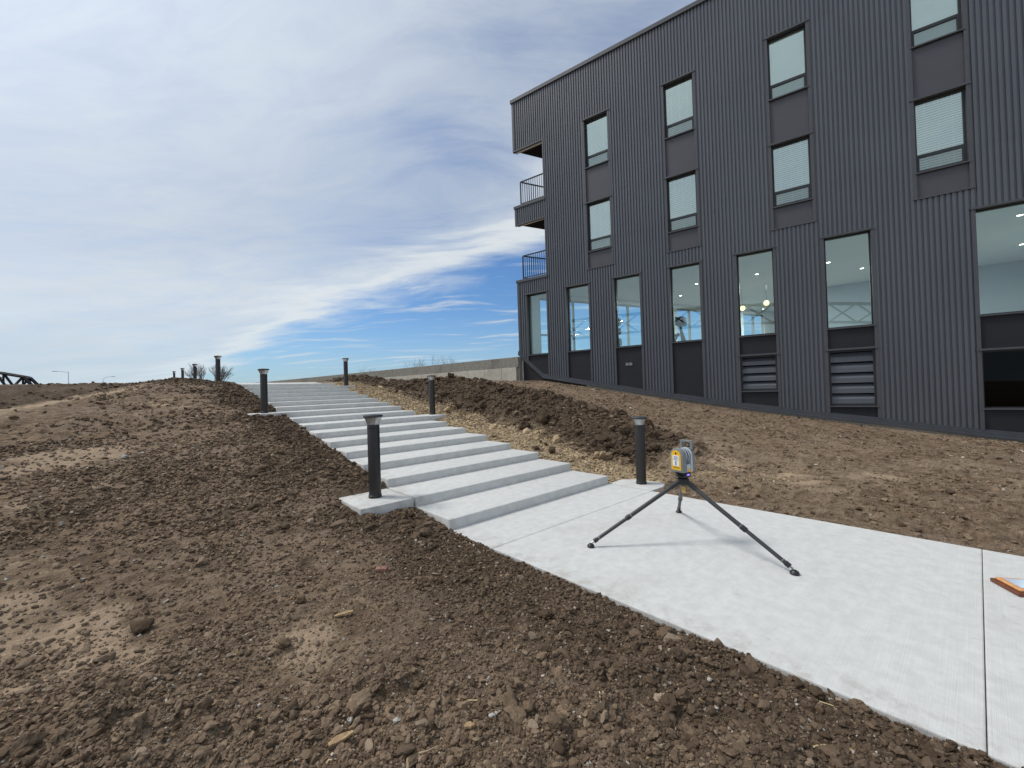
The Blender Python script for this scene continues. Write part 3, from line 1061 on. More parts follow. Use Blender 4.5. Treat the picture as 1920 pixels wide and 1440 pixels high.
for gi, (a, b) in enumerate(GROUND_W):
    trims(a, b, None, 3.92)
    x0, x1 = a + 0.072, b - 0.072
    fr = window_frame(x0, x1, 1.38, 3.89, 0.035, (), (0.10, 0.18))
    pane(x0 + 0.035, x1 - 0.035, 1.415, 3.855, 0.135, fr)
    head(a, b, 3.902)
    sill(a, b, 1.38)
    bz = base_z(b) + 0.05
    if gi < 4:
        pz = base_z(b) + 0.06
        if gi == 0:
            # panel cut along the raking flashing
            zl, zr = base_z(a + 0.074) + 0.12, base_z(b - 0.074) + 0.12
            xk = -8.95
            q = [(a + 0.074, zl), (xk, base_z(xk) + 0.12), (b - 0.074, zr), (b - 0.074, 1.345), (a + 0.074, 1.345)]
            MB().add([(x, 0.006, zz(z)) for x, z in q] + [(x, 0.03, zz(z)) for x, z in q],
                     [(0, 1, 2, 3, 4), (9, 8, 7, 6, 5)] + [(i, i + 5, (i + 1) % 5 + 5, (i + 1) % 5) for i in range(5)]).build('spandrel_panel', 'lower_panel', bd)
        else:
            panel(a, b, pz, 1.345, 'lower_panel')
    else:
        lz0 = {4: -0.30, 5: -0.755, 6: -0.82}[gi]
        lz1 = 0.77 if gi < 6 else 0.55
        panel(a, b, lz1 + 0.03, 1.345, 'lower_panel')
        panel(a, b, bz, lz0 - 0.03, 'lower_panel')
        head(a, b, lz1 + 0.005)
        sill(a, b, lz0 + 0.002)
        if gi < 6:
            lf = window_frame(x0, x1, lz0, lz1 - 0.01, 0.05, name='louvre_vent')
            nb = 4 if gi == 4 else 5
            hh = (lz1 - 0.06 - lz0 - 0.05) / nb
            for i in range(nb):
                zb = zz(lz0 + 0.05) + i * hh
                me = MB().add([(x0 + 0.05, 0.045, zb + 0.01), (x1 - 0.05, 0.045, zb + 0.01), (x1 - 0.05, 0.050, zb + hh * 0.50), (x0 + 0.05, 0.050, zb + hh * 0.50),
                               (x1 - 0.05, 0.135, zb + hh * 0.93), (x0 + 0.05, 0.135, zb + hh * 0.93),
                               (x0 + 0.05, 0.060, zb + 0.01), (x1 - 0.05, 0.060, zb + 0.01)],
                              [(0, 1, 2, 3), (3, 2, 4, 5), (6, 7, 1, 0)])
                me.build('blade', 'siding', lf)
            MB().box(x0 + 0.02, x1 - 0.02, 0.17, 0.18, zz(lz0), zz(lz1)).build('backing', 'soffit_dark', lf)
        else:
            lf = window_frame(x0, x1, lz0, lz1 - 0.01, 0.035)
            pane(x0 + 0.035, x1 - 0.035, lz0 + 0.035, lz1 - 0.045, 0.08, lf, 'dark_glass')
            MB().box(x0 - 0.3, x1 + 0.3, 0.6, 0.63, zz(lz0 - 0.5), zz(lz1 + 0.1)).build('basement_wall', 'soffit_dark', bd)
# small twin outlet cover on the third panel
oc = MB().box(-5.52, -5.24, -0.004, 0.006, zz(0.68), zz(0.80)).build('outlet_cover', 'flashing', bd, 0.003)
for x in (-5.49, -5.365):
    MB().box(x, x + 0.10, -0.012, -0.004, zz(0.695), zz(0.785)).build('outlet_flap', 'scanner_grey', oc, 0.003)

# interior and the glazed far side --------------------------------------
foot = [(CX + 0.1, 0.06), (XR, 0.06), (XR, 21.0), (CX + BDIR[0] * 23.7, 20.9)]
MB().prism([(CX + 0.25, 0.23), (XR, 0.23), (XR, 21), (CX + BDIR[0] * 23.6, 20.8)], zz(4.06), zz(4.11)).build('ceiling', 'ceiling_paint', bd)
MB().prism([(x, max(y, 0.26)) for x, y in foot], zz(0.58), zz(0.70)).build('floor_slab', 'floor_dark', bd)
MB().prism([(-8.5, 0.3), (XR, 0.3), (XR, 21), (CX + BDIR[0] * 23.5, 20.7), (-8.5, 2.95)], zz(TOP - 0.3), zz(TOP - 0.05)).build('roof', 'soffit_dark', bd)
MB().box(XR - 0.15, XR, 0.25, 21, zz(-1.9), zz(TOP)).build('end_wall', 'gypsum_dark', bd)
MB().box(CX + BDIR[0] * 23.6, XR, 20.8, 21.0, zz(-1.9), zz(TOP)).build('end_wall', 'gypsum_dark', bd)
# partition rooms at the right
MB().box(0.4, XR - 0.15, 8.6, 8.75, zz(0.7), zz(4.06)).build('partition', 'gypsum_dark', bd)
MB().box(0.4, 0.52, 8.75, 20.8, zz(0.7), zz(4.06)).build('partition', 'gypsum_dark', bd)
bang = math.atan2(BDIR[1], BDIR[0])
mtb = Matrix.Translation(Vector((CX, 0, 0))) @ Matrix.Rotation(bang, 4, 'Z')
# far facade: windows between piers (t measured along the far facade)
GL = [(0.92, 8.45), (9.02, 10.95), (14.2, 16.05)]
MUL = [2.68, 4.25, 5.85, 7.4, 10.0, 15.17]
bw = MB()
tt = 0.15
for a, b in GL + [(23.6, None)]:
    bw.box(tt, a, -0.22, -0.0, zz(0.2), zz(4.05), 0, mtb)
    tt = b
for a, b in GL:
    bw.box(a, b, -0.22, -0.0, zz(3.86), zz(4.05), 0, mtb)
    bw.box(a, b, -0.22, -0.0, zz(0.2), zz(1.05), 0, mtb)
bw.box(3.35, 23.6, -0.22, 0.0, zz(4.12), zz(TOP), 0, mtb)
bw.build('far_wall', 'wall_paint', bd)
for a, b in GL:
    f = MB()
    ms = [a] + [q for q in MUL if a < q < b] + [b]
    for q in ms:
        f.box(q - 0.045, q + 0.045, -0.16, -0.06, zz(1.05), zz(3.86), 0, mtb)
    for z in (1.05, 3.79):
        f.box(a, b, -0.155, -0.065, zz(z), zz(z + 0.07), 0, mtb)
    if a < 1:
        f.box(0.95, 2.64, -0.15, -0.07, zz(2.25), zz(2.31), 0, mtb)
    fo = f.build('far_window', 'gypsum_dark', bd)
    for p, q in zip(ms[:-1], ms[1:]):
        v = [(p + 0.045, -0.11, zz(1.12)), (q - 0.045, -0.11, zz(1.12)), (q - 0.045, -0.11, zz(3.79)), (p + 0.045, -0.11, zz(3.79))]
        MB().add([tuple(mtb @ Vector(x)) for x in v], [(0, 1, 2, 3)]).build('pane', 'clear_glass', fo)

# ceiling downlights and pendants (lit in the photograph)
dl_ring = MB().lathe([(0.055, -0.004), (0.075, -0.010), (0.085, -0.004), (0.085, 0.0)], 20, cap=False).mesh('trim_ring', 'wall_paint', smooth=True)
dl_disc = MB().lathe([(0.062, -0.003), (0.062, -0.001)], 20).mesh('downlight', 'downlight')
DL = [(-7.05, 5.75), (-4.95, 5.75), (-3.85, 3.85), (-1.70, 3.85), (0.47, 3.85), (1.50, 5.75), (4.38, 1.97), (5.4, 5.75), (-2.75, 5.75), (-0.6, 5.75), (2.6, 3.85), (3.6, 5.75),
      (-6.0, 3.85), (-2.3, 13.0), (-0.6, 9.5)]
for x, y in DL:
    d_ = obj('downlight', dl_disc, bd, (x, y, zz(4.06)))
    obj('trim_ring', dl_ring, d_)
for x, y in ((-4.4, 5.0), (-1.2, 6.0), (1.9, 4.6), (5.0, 4.0), (-2.0, 11.0)):
    ld = bpy.data.lights.new('downlight_glow', 'AREA')
    ld.shape = 'DISK'
    ld.size = 0.5
    ld.energy = 130
    ld.color = (1.0, 0.98, 0.95)
    lo = obj('downlight_glow', ld, bd, (x, y, zz(4.03)))
for x, y in ((-2.51, 6.24), (-1.56, 5.61)):
    g_ = MB().lathe([(0.01, -0.105), (0.06, -0.09), (0.095, -0.045), (0.105, 0.0), (0.095, 0.045), (0.06, 0.09), (0.012, 0.105)], 20).build('pendant_globe', 'pendant_glow', bd, smooth=True)
    g_.location = (x, y, zz(3.2))
    MB().tube((0, 0, 0.10), (0, 0, 0.85), 0.008, n_=6).build('pendant_rod', 'dark_frame', g_)

# gym machine and dumbbell tower seen through the windows
gm = thing('exercise_machine', 'dark exercise machine seen through the fourth tall ground floor window', 'gym machine', b2w(-4.15, 1.9, zz(0.70)), B_ROT)
f = MB()
f.box(-0.10, 0.10, -0.25, 0.25, 0.0, 0.06)
f.box(-0.9, 0.5, -0.05, 0.05, 0.02, 0.09)
f.build('base', 'gym_grey', gm, 0.01)
MB().tube((0.25, 0, 0.06), (0.08, 0, 1.6), 0.06, 0.05, 10).tube((-0.55, 0, 0.06), (0.02, 0, 1.2), 0.045, n_=8).tube((0.5, 0, 0.06), (0.1, 0, 1.35), 0.045, n_=8).build('mast', 'gym_grey', gm, smooth=True)
MB().box(-0.05, 0.28, -0.22, 0.22, 1.45, 1.78).build('console', 'gym_dark', gm, 0.04)
MB().tube((0.0, -0.3, 1.55), (0.0, 0.3, 1.55), 0.03, n_=8).tube((-0.55, 0, 1.12), (0.05, 0, 1.12), 0.05, n_=8).build('handlebar', 'gym_dark', gm, smooth=True)
gr = thing('weight_tower', 'dark rack of weight plates seen through the third tall ground floor window', 'weight rack', b2w(-6.72, 2.3, zz(0.70)), B_ROT)
MB().box(-0.25, 0.25, -0.2, 0.2, 0, 0.05).tube((0, 0, 0.05), (0, 0, 2.0), 0.03, n_=8).build('stand', 'gym_grey', gr)
for z, r_ in ((1.95, 0.16), (1.55, 0.13), (1.1, 0.16), (0.6, 0.13)):
    MB().tube((-0.16, 0, z), (0.16, 0, z), r_, n_=16).build('plate', 'gym_dark', gr, smooth=True)

# ------------------------------------------------------------------ retaining wall
W0, W1 = np.array([0.30, 17.45]), np.array([-24.2, 39.6])
wdir = (W1 - W0) / np.linalg.norm(W1 - W0)
wlen = float(np.linalg.norm(W1 - W0))
wang = math.atan2(wdir[1], wdir[0])
rw = thing('retaining_wall', 'long low concrete retaining wall, weathered grey band over paler panels, running off the building corner', 'retaining wall', (W0[0], W0[1], 0), wang)
ZT = EYE + 1.33
seg = [0.0, 1.5, 5.2, 9.6, 14.6, 20.2, 26.5, wlen]
for a, b in zip(seg[:-1], seg[1:]):
    MB().box(a + 0.004, b - 0.004, -0.26, 0.02, ZT - 0.43, ZT).build('upper_band', 'old_concrete', rw, 0.012)
lw = [0.10, 0.95, 2.0, 3.1, 4.2, 5.4, 6.7, 8.0, 9.4, 10.8, 12.4, 14.0, 16, 18, 20, 22.5, 25, 28, wlen]
for a, b in zip(lw[:-1], lw[1:]):
    MB().box(a + 0.006, b - 0.006, -0.24, 0.055, ZT - 1.6, ZT - 0.434).build('lower_panel', 'pale_concrete', rw, 0.008)
MB().box(-0.02, wlen, -0.20, -0.03, ZT - 1.6, ZT - 0.02).build('wall_body', 'old_concrete', rw)

# ------------------------------------------------------------------ tripod and scanner
TC = np.array([1.684, 4.196])
FEET = [(0.721, 4.105), (1.986, 5.113), (2.238, 3.397)]
tr = thing('tripod', 'low splayed black carbon tripod standing on the pale walkway', 'tripod', (TC[0], TC[1], 0))
APEX = 0.60
MB().lathe([(0.030, APEX - 0.05), (0.052, APEX - 0.03), (0.058, APEX), (0.055, APEX + 0.022), (0.035, APEX + 0.03)], 24).build('head', 'tripod_black', tr, smooth=True)
MB().lathe([(0.014, APEX - 0.12), (0.020, APEX - 0.10), (0.020, APEX - 0.06), (0.014, APEX - 0.045)], 16).build('hook', 'brass', tr, smooth=True)
for i, (fx, fy) in enumerate(FEET):
    d = Vector((fx - TC[0], fy - TC[1], 0))
    dn = d.normalized()
    a = Vector((dn.x * 0.045, dn.y * 0.045, APEX - 0.01))
    e = Vector((d.x, d.y, 0.035))
    ax = (e - a)
    P = lambda t_: a + ax * t_
    leg = MB().tube(P(0.06), P(0.575), 0.0205, n_=14).tube(P(0.57), P(0.955), 0.0175, n_=14).build('leg', 'carbon', tr, smooth=True)
    MB().tube(P(0.0), P(0.075), 0.025, 0.023, 12).build('leg_hinge', 'tripod_black', leg, smooth=True)
    for t0, t1, rr in ((0.07, 0.10, 0.0235), (0.555, 0.600, 0.0245), (0.93, 0.965, 0.0215)):
        MB().tube(P(t0), P(t1), rr, n_=12).build('collar', 'tripod_black', leg, smooth=True)
    for t0, t1, rr in ((0.548, 0.556, 0.0225), (0.905, 0.912, 0.0195)):
        MB().tube(P(t0), P(t1), rr, n_=12).build('collar_ring', 'tripod_metal', leg)
    ft = MB().tube(P(0.96), P(0.99), 0.008, n_=8).build('foot_stem', 'tripod_metal', leg)
    q = MB().lathe([(0.014, -0.035), (0.032, -0.033), (0.036, -0.024), (0.030, -0.010), (0.016, 0.0)], 16)
    o_ = q.build('foot', 'tripod_black', leg, smooth=True)
    o_.location = e

sn = thing('laser_scanner', 'grey survey laser scanner with yellow label plate mounted on the tripod', 'laser scanner', (TC[0], TC[1], APEX + 0.03), 0)
# axis of the mirror: the labelled cover faces direction a (towards the camera's left)
sa = math.atan2(-0.616, -0.788) - R(9)
sn.rotation_euler = (0, 0, sa - math.pi)       # local -x points out of the labelled cover
MB().lathe([(0.052, 0.0), (0.068, 0.012), (0.074, 0.05), (0.070, 0.068)], 28).build('base', 'scanner_black', sn, smooth=True)
led = MB().box(-0.013, 0.013, -0.0035, 0.0035, -0.008, 0.008).build('status_light', 'status_led', sn)
led.location = (-0.011, -0.0725, 0.042)
led.rotation_euler = (0, 0, R(-8.6))


def arch(yw, z0, zc, x0, x1, name, mt, inset=0.0, bevel=0.0):
    n_ = 16
    prof = [(-yw, z0), (yw, z0)] + [(yw * math.cos(t_), zc + yw * math.sin(t_)) for t_ in np.linspace(0, math.pi, n_)]
    m_ = len(prof)
    vs = [(x0, y, z) for y, z in prof] + [(x1, y, z) for y, z in prof]
    return MB().add(vs, [tuple(range(m_ - 1, -1, -1)), tuple(range(m_, 2 * m_))] + [(i, (i + 1) % m_, (i + 1) % m_ + m_, i + m_) for i in range(m_)]).build(name, mt, sn, bevel, True)


arch(0.080, 0.066, 0.222, -0.092, -0.030, 'cover', 'scanner_grey', bevel=0.008)
arch(0.078, 0.066, 0.222, 0.030, 0.056, 'side_cover', 'scanner_light', bevel=0.005)
arch(0.076, 0.066, 0.222, 0.056, 0.090, 'side_housing', 'scanner_grey', bevel=0.006)
MB().box(-0.030, 0.030, -0.073, 0.073, 0.066, 0.142).build('body', 'scanner_light', sn, 0.006)
md = MB()
for x0, x1, r_ in ((-0.030, -0.018, 0.076),):
    md.tube((x0, 0, 0.222), (x1, 0, 0.222), r_, n_=32)
md.build('collar', 'scanner_light', sn, smooth=True)
MB().tube((-0.018, 0, 0.222), (0.004, 0, 0.222), 0.072, n_=32).tube((0.014, 0, 0.222), (0.030, 0, 0.222), 0.072, n_=32).build('mirror_drum', 'scanner_black', sn, smooth=True)
MB().tube((0.003, 0, 0.222), (0.015, 0, 0.222), 0.076, n_=32).build('mirror_ring', 'scanner_light', sn, smooth=True)
lb = arch(0.056, 0.088, 0.228, -0.0945, -0.0915, 'label_plate', 'scanner_yellow')
MB().box(-0.0965, -0.0944, -0.036, 0.036, 0.128, 0.232).build('sticker', 'label_white', lb)
ink = MB()
for y0, y1, z0, z1 in ((-0.024, 0.022, 0.212, 0.222), (-0.028, 0.026, 0.196, 0.204), (-0.020, 0.026, 0.184, 0.190), (-0.008, 0.010, 0.134, 0.176)):
    ink.box(-0.0975, -0.0964, y0, y1, z0, z1)
ink.build('sticker_print', 'label_ink', lb)
MB().tube((-0.0965, 0, 0.252), (-0.0943, 0, 0.252), 0.0095, n_=14).build('sensor_window', 'scanner_black', lb)
MB().box(-0.0955, -0.0944, -0.040, 0.036, 0.106, 0.118).build('label_print', 'brass', lb)
MB().box(-0.016, 0.026, -0.079, -0.070, 0.070, 0.096).build('badge', 'scanner_yellow', sn, 0.008)
h_ = MB()
h_.box(0.058, 0.082, -0.070, -0.048, 0.280, 0.372)
h_.box(0.058, 0.082, 0.048, 0.070, 0.280, 0.372)
h_.box(0.058, 0.082, -0.048, 0.048, 0.350, 0.372)
h_.build('handle', 'scanner_grey', sn, 0.004)

# ------------------------------------------------------------------ tablet case lying on the walkway
tcx, tcy = 3.66, 3.155
ca = thing('tablet_case', 'tan and brown tablet case lying on the walkway past the joint', 'tablet case', (3.575, 3.185, 0.0), R(-16))
MB().box(0, 0.32, -0.25, 0, 0.002, 0.030).build('case_back', 'case_leather', ca, 0.006)
MB().box(0.018, 0.305, -0.232, -0.018, 0.030, 0.046).build('case_rim', 'case_tan', ca, 0.008)
MB().box(0.05, 0.28, -0.20, -0.045, 0.0465, 0.0485).build('screen', 'case_screen', ca)

# ------------------------------------------------------------------ clods
PHI = (1 + 5 ** 0.5) / 2


def ico(sub):
    bm = bmesh.new()
    bmesh.ops.create_icosphere(bm, subdivisions=sub, radius=1.0)
    v = np.array([p.co[:] for p in bm.verts])
    bm.faces.ensure_lookup_table()
    f = np.array([[q.index for q in fc.verts] for fc in bm.faces])
    bm.free()
    return v, f


def templates(sub, n_, amp):
    v, f = ico(sub)
    out_ = []
    for k in range(n_):
        r_ = np.random.default_rng(100 * sub + k)
        d = np.zeros(len(v))
        for s_, a in ((1.3, 0.5), (2.6, 0.35), (5.2, 0.24), (10.0, 0.14)):
            for j in range(4):
                dr = r_.normal(size=3)
                d += a * np.sin(v @ dr * s_ + r_.random() * 6.28) * 0.5
        # flatten some sides like broken soil
        vv = v * (1 + amp * d)[:, None]
        for j in range(3):
            nrm = r_.normal(size=3)
            nrm /= np.linalg.norm(nrm)
            lim = 0.55 + 0.3 * r_.random()
            over = np.clip(vv @ nrm - lim, 0, None)
            vv = vv - over[:, None] * nrm * 0.8
        out_.append(vv)
    return out_, f


def rot_mats(n_, r_):
    q = r_.normal(size=(n_, 4))
    q /= np.linalg.norm(q, axis=1)[:, None]
    a, b, c, d = q.T
    return np.stack([1 - 2 * (c * c + d * d), 2 * (b * c - a * d), 2 * (b * d + a * c),
                     2 * (b * c + a * d), 1 - 2 * (b * b + d * d), 2 * (c * d - a * b),
                     2 * (b * d - a * c), 2 * (c * d + a * b), 1 - 2 * (b * b + c * c)], -1).reshape(n_, 3, 3)


T1, F1 = templates(1, 10, 0.55)
def cube_templates(n_):
    v = np.array([(x, y, z) for z in (-1, 1) for y in (-1, 1) for x in (-1, 1)], float) * 0.72
    f = np.array([(0, 2, 3), (0, 3, 1), (4, 5, 7), (4, 7, 6), (0, 1, 5), (0, 5, 4), (2, 6, 7), (2, 7, 3), (0, 4, 6), (0, 6, 2), (1, 3, 7), (1, 7, 5)])
    r_ = np.random.default_rng(321)
    return [v * np.exp(r_.normal(size=3) * 0.2) + r_.normal(size=v.shape) * 0.22 for _ in range(n_)], f


T0, F0 = cube_templates(14)
T2, F2 = templates(2, 10, 0.60)
T3, F3 = templates(3, 8, 0.62)
_r3 = np.random.default_rng(77)
T3 = [t_ * (1 + 0.07 * _r3.normal(size=(len(t_), 1))) for t_ in T3]

DARK = np.array([0.106, 0.072, 0.047])
MIDC = np.array([0.310, 0.222, 0.150])
LITE = np.array([0.35, 0.265, 0.19])
TAN = np.array([0.60, 0.46, 0.29])


def clod_arrays(x, y, size, col, sub, sink, flat, base):
    n_ = len(x)
    T, F = {0: (T0, F0), 1: (T1, F1), 2: (T2, F2), 3: (T3, F3)}[sub]
    z = ground_h(x, y)
    r_ = np.random.default_rng(n_ + 7)
    idx = r_.integers(0, len(T), n_)
    tv = np.stack(T)[idx]
    an = np.exp(r_.normal(size=(n_, 3)) * 0.22)
    tv = tv * an[:, None, :]
    M = rot_mats(n_, r_)
    tv = np.einsum('nij,nkj->nki', M, tv)
    tv[:, :, 2] *= flat
    tv = tv * size[:, None, None]
    tv += np.stack([x, y, z + size * (0.5 - sink)], -1)[:, None, :]
    nv = T[0].shape[0]
    f = (F[None] + (np.arange(n_) * nv)[:, None, None]).reshape(-1, 3) + base
    return tv.reshape(-1, 3), f, np.repeat(col, nv, axis=0)


def clod_mesh(name, x, y, size, col, sub, sink=0.25, flat=0.75):
    """small crumbs stay faceted, the larger clods get a finer, smoother and rougher body"""
    V, Fc, C, sm, base = [], [], [], [], 0
    px_size = size / np.maximum(np.hypot(x + 5.63, y + 4.03), 0.5)
    lev = np.where(px_size > 0.0115, 3, np.where(px_size > 0.0072, 2, np.where(px_size > 0.0042, 1, 0)))
    for k in (0, 1, 2, 3):
        q = lev == k
        if not q.any():
            continue
        v, f, c = clod_arrays(x[q], y[q], size[q], col[q], k, sink, flat, base)
        V.append(v); Fc.append(f); C.append(c); sm.append(np.full(len(f), False))
        base += len(v)
    me = np_mesh(name, np.concatenate(V), np.concatenate(Fc), 'clod', False, np.concatenate(C), 'tint')
    me.polygons.foreach_set('use_smooth', np.concatenate(sm))
    return me


def tints(x, y, n_, r_, pale=0.0, size=None):
    t_ = r_.random(n_)[:, None]
    v = DARK * (1 - t_) + MIDC * t_
    zz_ = zones(x, y)
    v = v * (1 - 0.6 * zz_[:, 1:2]) + (LITE * (0.7 + 0.5 * r_.random(n_)[:, None])) * 0.6 * zz_[:, 1:2]
    v = v * (1 - 0.6 * zz_[:, 2:3]) + DARK * 0.75 * 0.6 * zz_[:, 2:3]
    v = v * (1 - 0.8 * zz_[:, 0:1]) + TAN * (0.5 + 0.8 * r_.random(n_)[:, None]) * 0.8 * zz_[:, 0:1]
    pick = r_.random(n_)
    if size is not None:
        pick = np.where(size > 0.0065 + 0.0018 * np.hypot(x + 5.63, y + 4.03), 0.08 + pick, pick)
    v = np.where((pick < 0.10)[:, None], LITE * (0.8 + 0.3 * t_), v)
    v = np.where((pick < pale * 1.6)[:, None], np.array([0.36, 0.25, 0.14]), v)
    v = np.where((pick < pale)[:, None], np.array([0.50, 0.46, 0.39]) * (0.6 + 0.7 * t_), v)
    return v


def free(x, y, m_=0.0):
    """keep off slabs, pads, building and the tripod"""
    ok = ~((x > -WID - m_) & (x < m_))
    for (a, b, c, d, z) in PADS:
        ok &= ~((x > a - 0.04) & (x < b + 0.02) & (y > c - 0.04) & (y < d + 0.02))
    ok &= x < (8.30 - 0.2135 * y)
    return ok


def scatter(n_, box, sizef, dens, r_, margin=0.0):
    X, Y = np.empty(0), np.empty(0)
    while len(X) < n_:
        x = r_.uniform(box[0], box[1], n_ * 3)
        y = r_.uniform(box[2], box[3], n_ * 3)
        k = (r_.random(len(x)) < dens(x, y)) & free(x, y, margin)
        X, Y = np.concatenate([X, x[k]]), np.concatenate([Y, y[k]])
    X, Y = X[:n_], Y[:n_]
    return X, Y, sizef(X, Y, r_.random(n_))


def dcam(x, y):
    return np.hypot(x + 5.63, y + 4.03)


def inview(x, y):
    P = SO[None] + np.outer(x, SX) + np.outer(y, SY)
    return (P[:, 1] > 0.8) & (np.abs(P[:, 0]) < 1.40 * P[:, 1] + 0.8)


def put_clods(name, label, n_, box, sub, sizef, dens, seed, pale=0.02, margin=0.01, sink=0.25):
    r_ = np.random.default_rng(seed)
    x, y, s_ = scatter(n_, box, sizef, dens, r_, margin)
    me = clod_mesh(name, x, y, s_, tints(x, y, n_, r_, pale, s_), sub, sink)
    o = obj(name, me, None, (SO[0], SO[1], 0), S_ROT)
    tag(o, label, 'soil', kind='stuff')
    return o


pw = lambda lo, hi, al: (lambda x, y, t_: np.minimum(lo * (1 - t_) ** (-1 / al), hi))
near = lambda d0: (lambda x, y: np.clip((d0 / np.maximum(dcam(x, y), 0.5)) ** 2, 0, 1) * inview(x, y))
put_clods('soil_crumbs', 'small crumbs of dry brown soil strewn over the slope left of the walkway', 72000, (-11, -WID, -5, 6), 1,
          lambda x, y, t_: np.minimum(np.maximum(0.0040, 0.0016 * dcam(x, y)) * (1 - t_) ** (-1 / 2.6), 0.020),
          lambda x, y: np.clip((2.4 / np.maximum(dcam(x, y), 0.5)) ** 2, 0, 1) * inview(x, y) * (0.12 + 0.88 * clumpiness(x, y) ** 1.3), 1, 0.030)
put_clods('soil_clods', 'fist-sized broken clods of brown soil on the slope left of the stairs', 6200, (-11, -WID, -5, 15), 2,
          lambda x, y, t_: np.minimum(np.maximum(0.010, 0.0021 * dcam(x, y)) * (1 - t_) ** (-1 / 3.0), 0.036),
          lambda x, y: np.clip((4.0 / np.maximum(dcam(x, y), 0.5)) ** 1.3, 0, 1) * inview(x, y) * (0.02 + 0.98 * clumpiness(x, y) ** 2) * (1 - 0.85 * sst(2, 7, y) * sst(1.2, 3.0, -x - WID)), 2, 0.006)
put_clods('soil_crumbs', 'crumbs of darker soil banked up along the left edge of the stairs', 12000, (-6.5, -WID, 0, 16), 1,
          pw(0.012, 0.05, 2.4), lambda x, y: np.maximum(left_bank(x, y), 0.15 * clumpiness(x, y)) + 0.6 * np.exp(-((y - 13.6) / 1.6) ** 2 - ((-x - WID - 1.5) / 1.2) ** 2), 3, 0.006)
put_clods('soil_clods', 'dark clods covering the soil heap right of the stairs', 5200, (0.8, 4.0, -0.8, 18), 2,
          pw(0.020, 0.11, 2.3), lambda x, y: berm_mask(x, y), 4, 0.003, sink=0.3)
put_clods('soil_crumbs', 'crumbs of dark soil on the heap right of the stairs', 12000, (0.8, 4.2, -0.8, 18), 1,
          pw(0.009, 0.04, 2.3), lambda x, y: berm_mask(x, y) + 0.05, 5, 0.004)
put_clods('gravel', 'tan gravel and broken stones between the stairs and the soil heap', 11500, (0, 2.2, -2.6, 13.5), 1,
          pw(0.009, 0.042, 2.4), lambda x, y: np.clip(zones(x, y)[:, 0] + 0.05, 0, 1), 6, 0.05)
put_clods('soil_crumbs', 'thin scatter of crumbs on the smoothed soil below the building', 16000, (0, 9, -6, 9), 1,
          pw(0.008, 0.032, 2.3), lambda x, y: (0.25 + 0.75 * sst(-0.2, 0.3, fbm(x, y, 0.6, 3, 0.5, 33))) * inview(x, y), 7, 0.035)


# single large clods one can point at
def big_clod(px_, py_, size, label, seed, squash=0.75, col='clod', tint=DARK, name='clod'):
    p = ground_at(px_, py_)
    T = T3[seed % len(T3)]
    r_ = np.random.default_rng(900 + seed)
    M = rot_mats(1, r_)[0]
    v = (T * np.exp(r_.normal(size=3) * 0.15)) @ M.T
    v = v * (1 + 0.03 * r_.normal(size=(len(v), 1)))
    v[:, 2] *= squash
    v *= size
    v[:, 2] -= v[:, 2].min() + 0.18 * size
    me = np_mesh(name, v, F3, col, True, np.tile(tint, (len(v), 1)), 'tint')
    o = obj(name, me, None, p)
    return tag(o, label, 'soil clod')


for i, (a, b, s_, lab) in enumerate([
        (268, 1184, 0.055, 'round dark speckled lump half sunk in the soil, larger than the crumbs around it'),
        (536, 1220, 0.036, 'pale brown rounded stone sitting on loose crumbs'),
        (563, 1131, 0.040, 'dark rounded clod on the bare soil uphill of the pale stone'),
        (1037, 850, 0.075, 'loose dark clod alone on the tan gravel strip beside the steps'),
        (1006, 843, 0.075, 'dark clod at the edge of the heap, next to two small lumps on the gravel'),
        (1024, 836, 0.036, 'small lump on the gravel, beside the heap edge'),
        (1014, 832, 0.034, 'smaller lump on the gravel just below the heap'),
        (928, 823, 0.055, 'dark clod lying against the end of the fifth step'),
        (845, 708, 0.11, 'big dark clod on the crest of the soil heap'),
        (762, 708, 0.08, 'upright dark clod on the heap in front of the retaining wall'),
        (980, 806, 0.13, 'largest broken clod at the foot of the soil heap'),
        (1020, 795, 0.12, 'large split clod resting on the face of the heap'),
        (1140, 840, 0.10, 'heavy clod at the lower end of the heap by the bollard'),
        (1228, 846, 0.09, 'dark clod behind the foot bollard'),
        (1497, 1290, 0.024, 'brown clod that has rolled onto the edge of the walkway'),
        (1530, 1304, 0.026, 'reddish brown clod against the walkway edge, beside a straw'),
        (990, 1340, 0.028, 'ochre lump in loose crumbs near the pale straw'),
        (1050, 1415, 0.032, 'brown clod in loose crumbs near the bent stick')]):
    tn = DARK
    if 'pale' in lab.split(' stone')[0] or 'ochre' in lab:
        tn = np.array([0.20, 0.14, 0.09])
    big_clod(a, b, s_, lab, i, tint=tn)

# brick fragment, wood chips, straw, sticks -------------------------------
p = ground_at(716, 1073)
o = MB().box(-0.052, 0.052, -0.026, 0.026, -0.008, 0.034).build('brick_fragment', 'brick', None, 0.006, True)
o.location = p
o.rotation_euler = (0.12, -0.05, R(-4))
tag(o, 'small broken piece of red brick lying on the soil', 'brick')


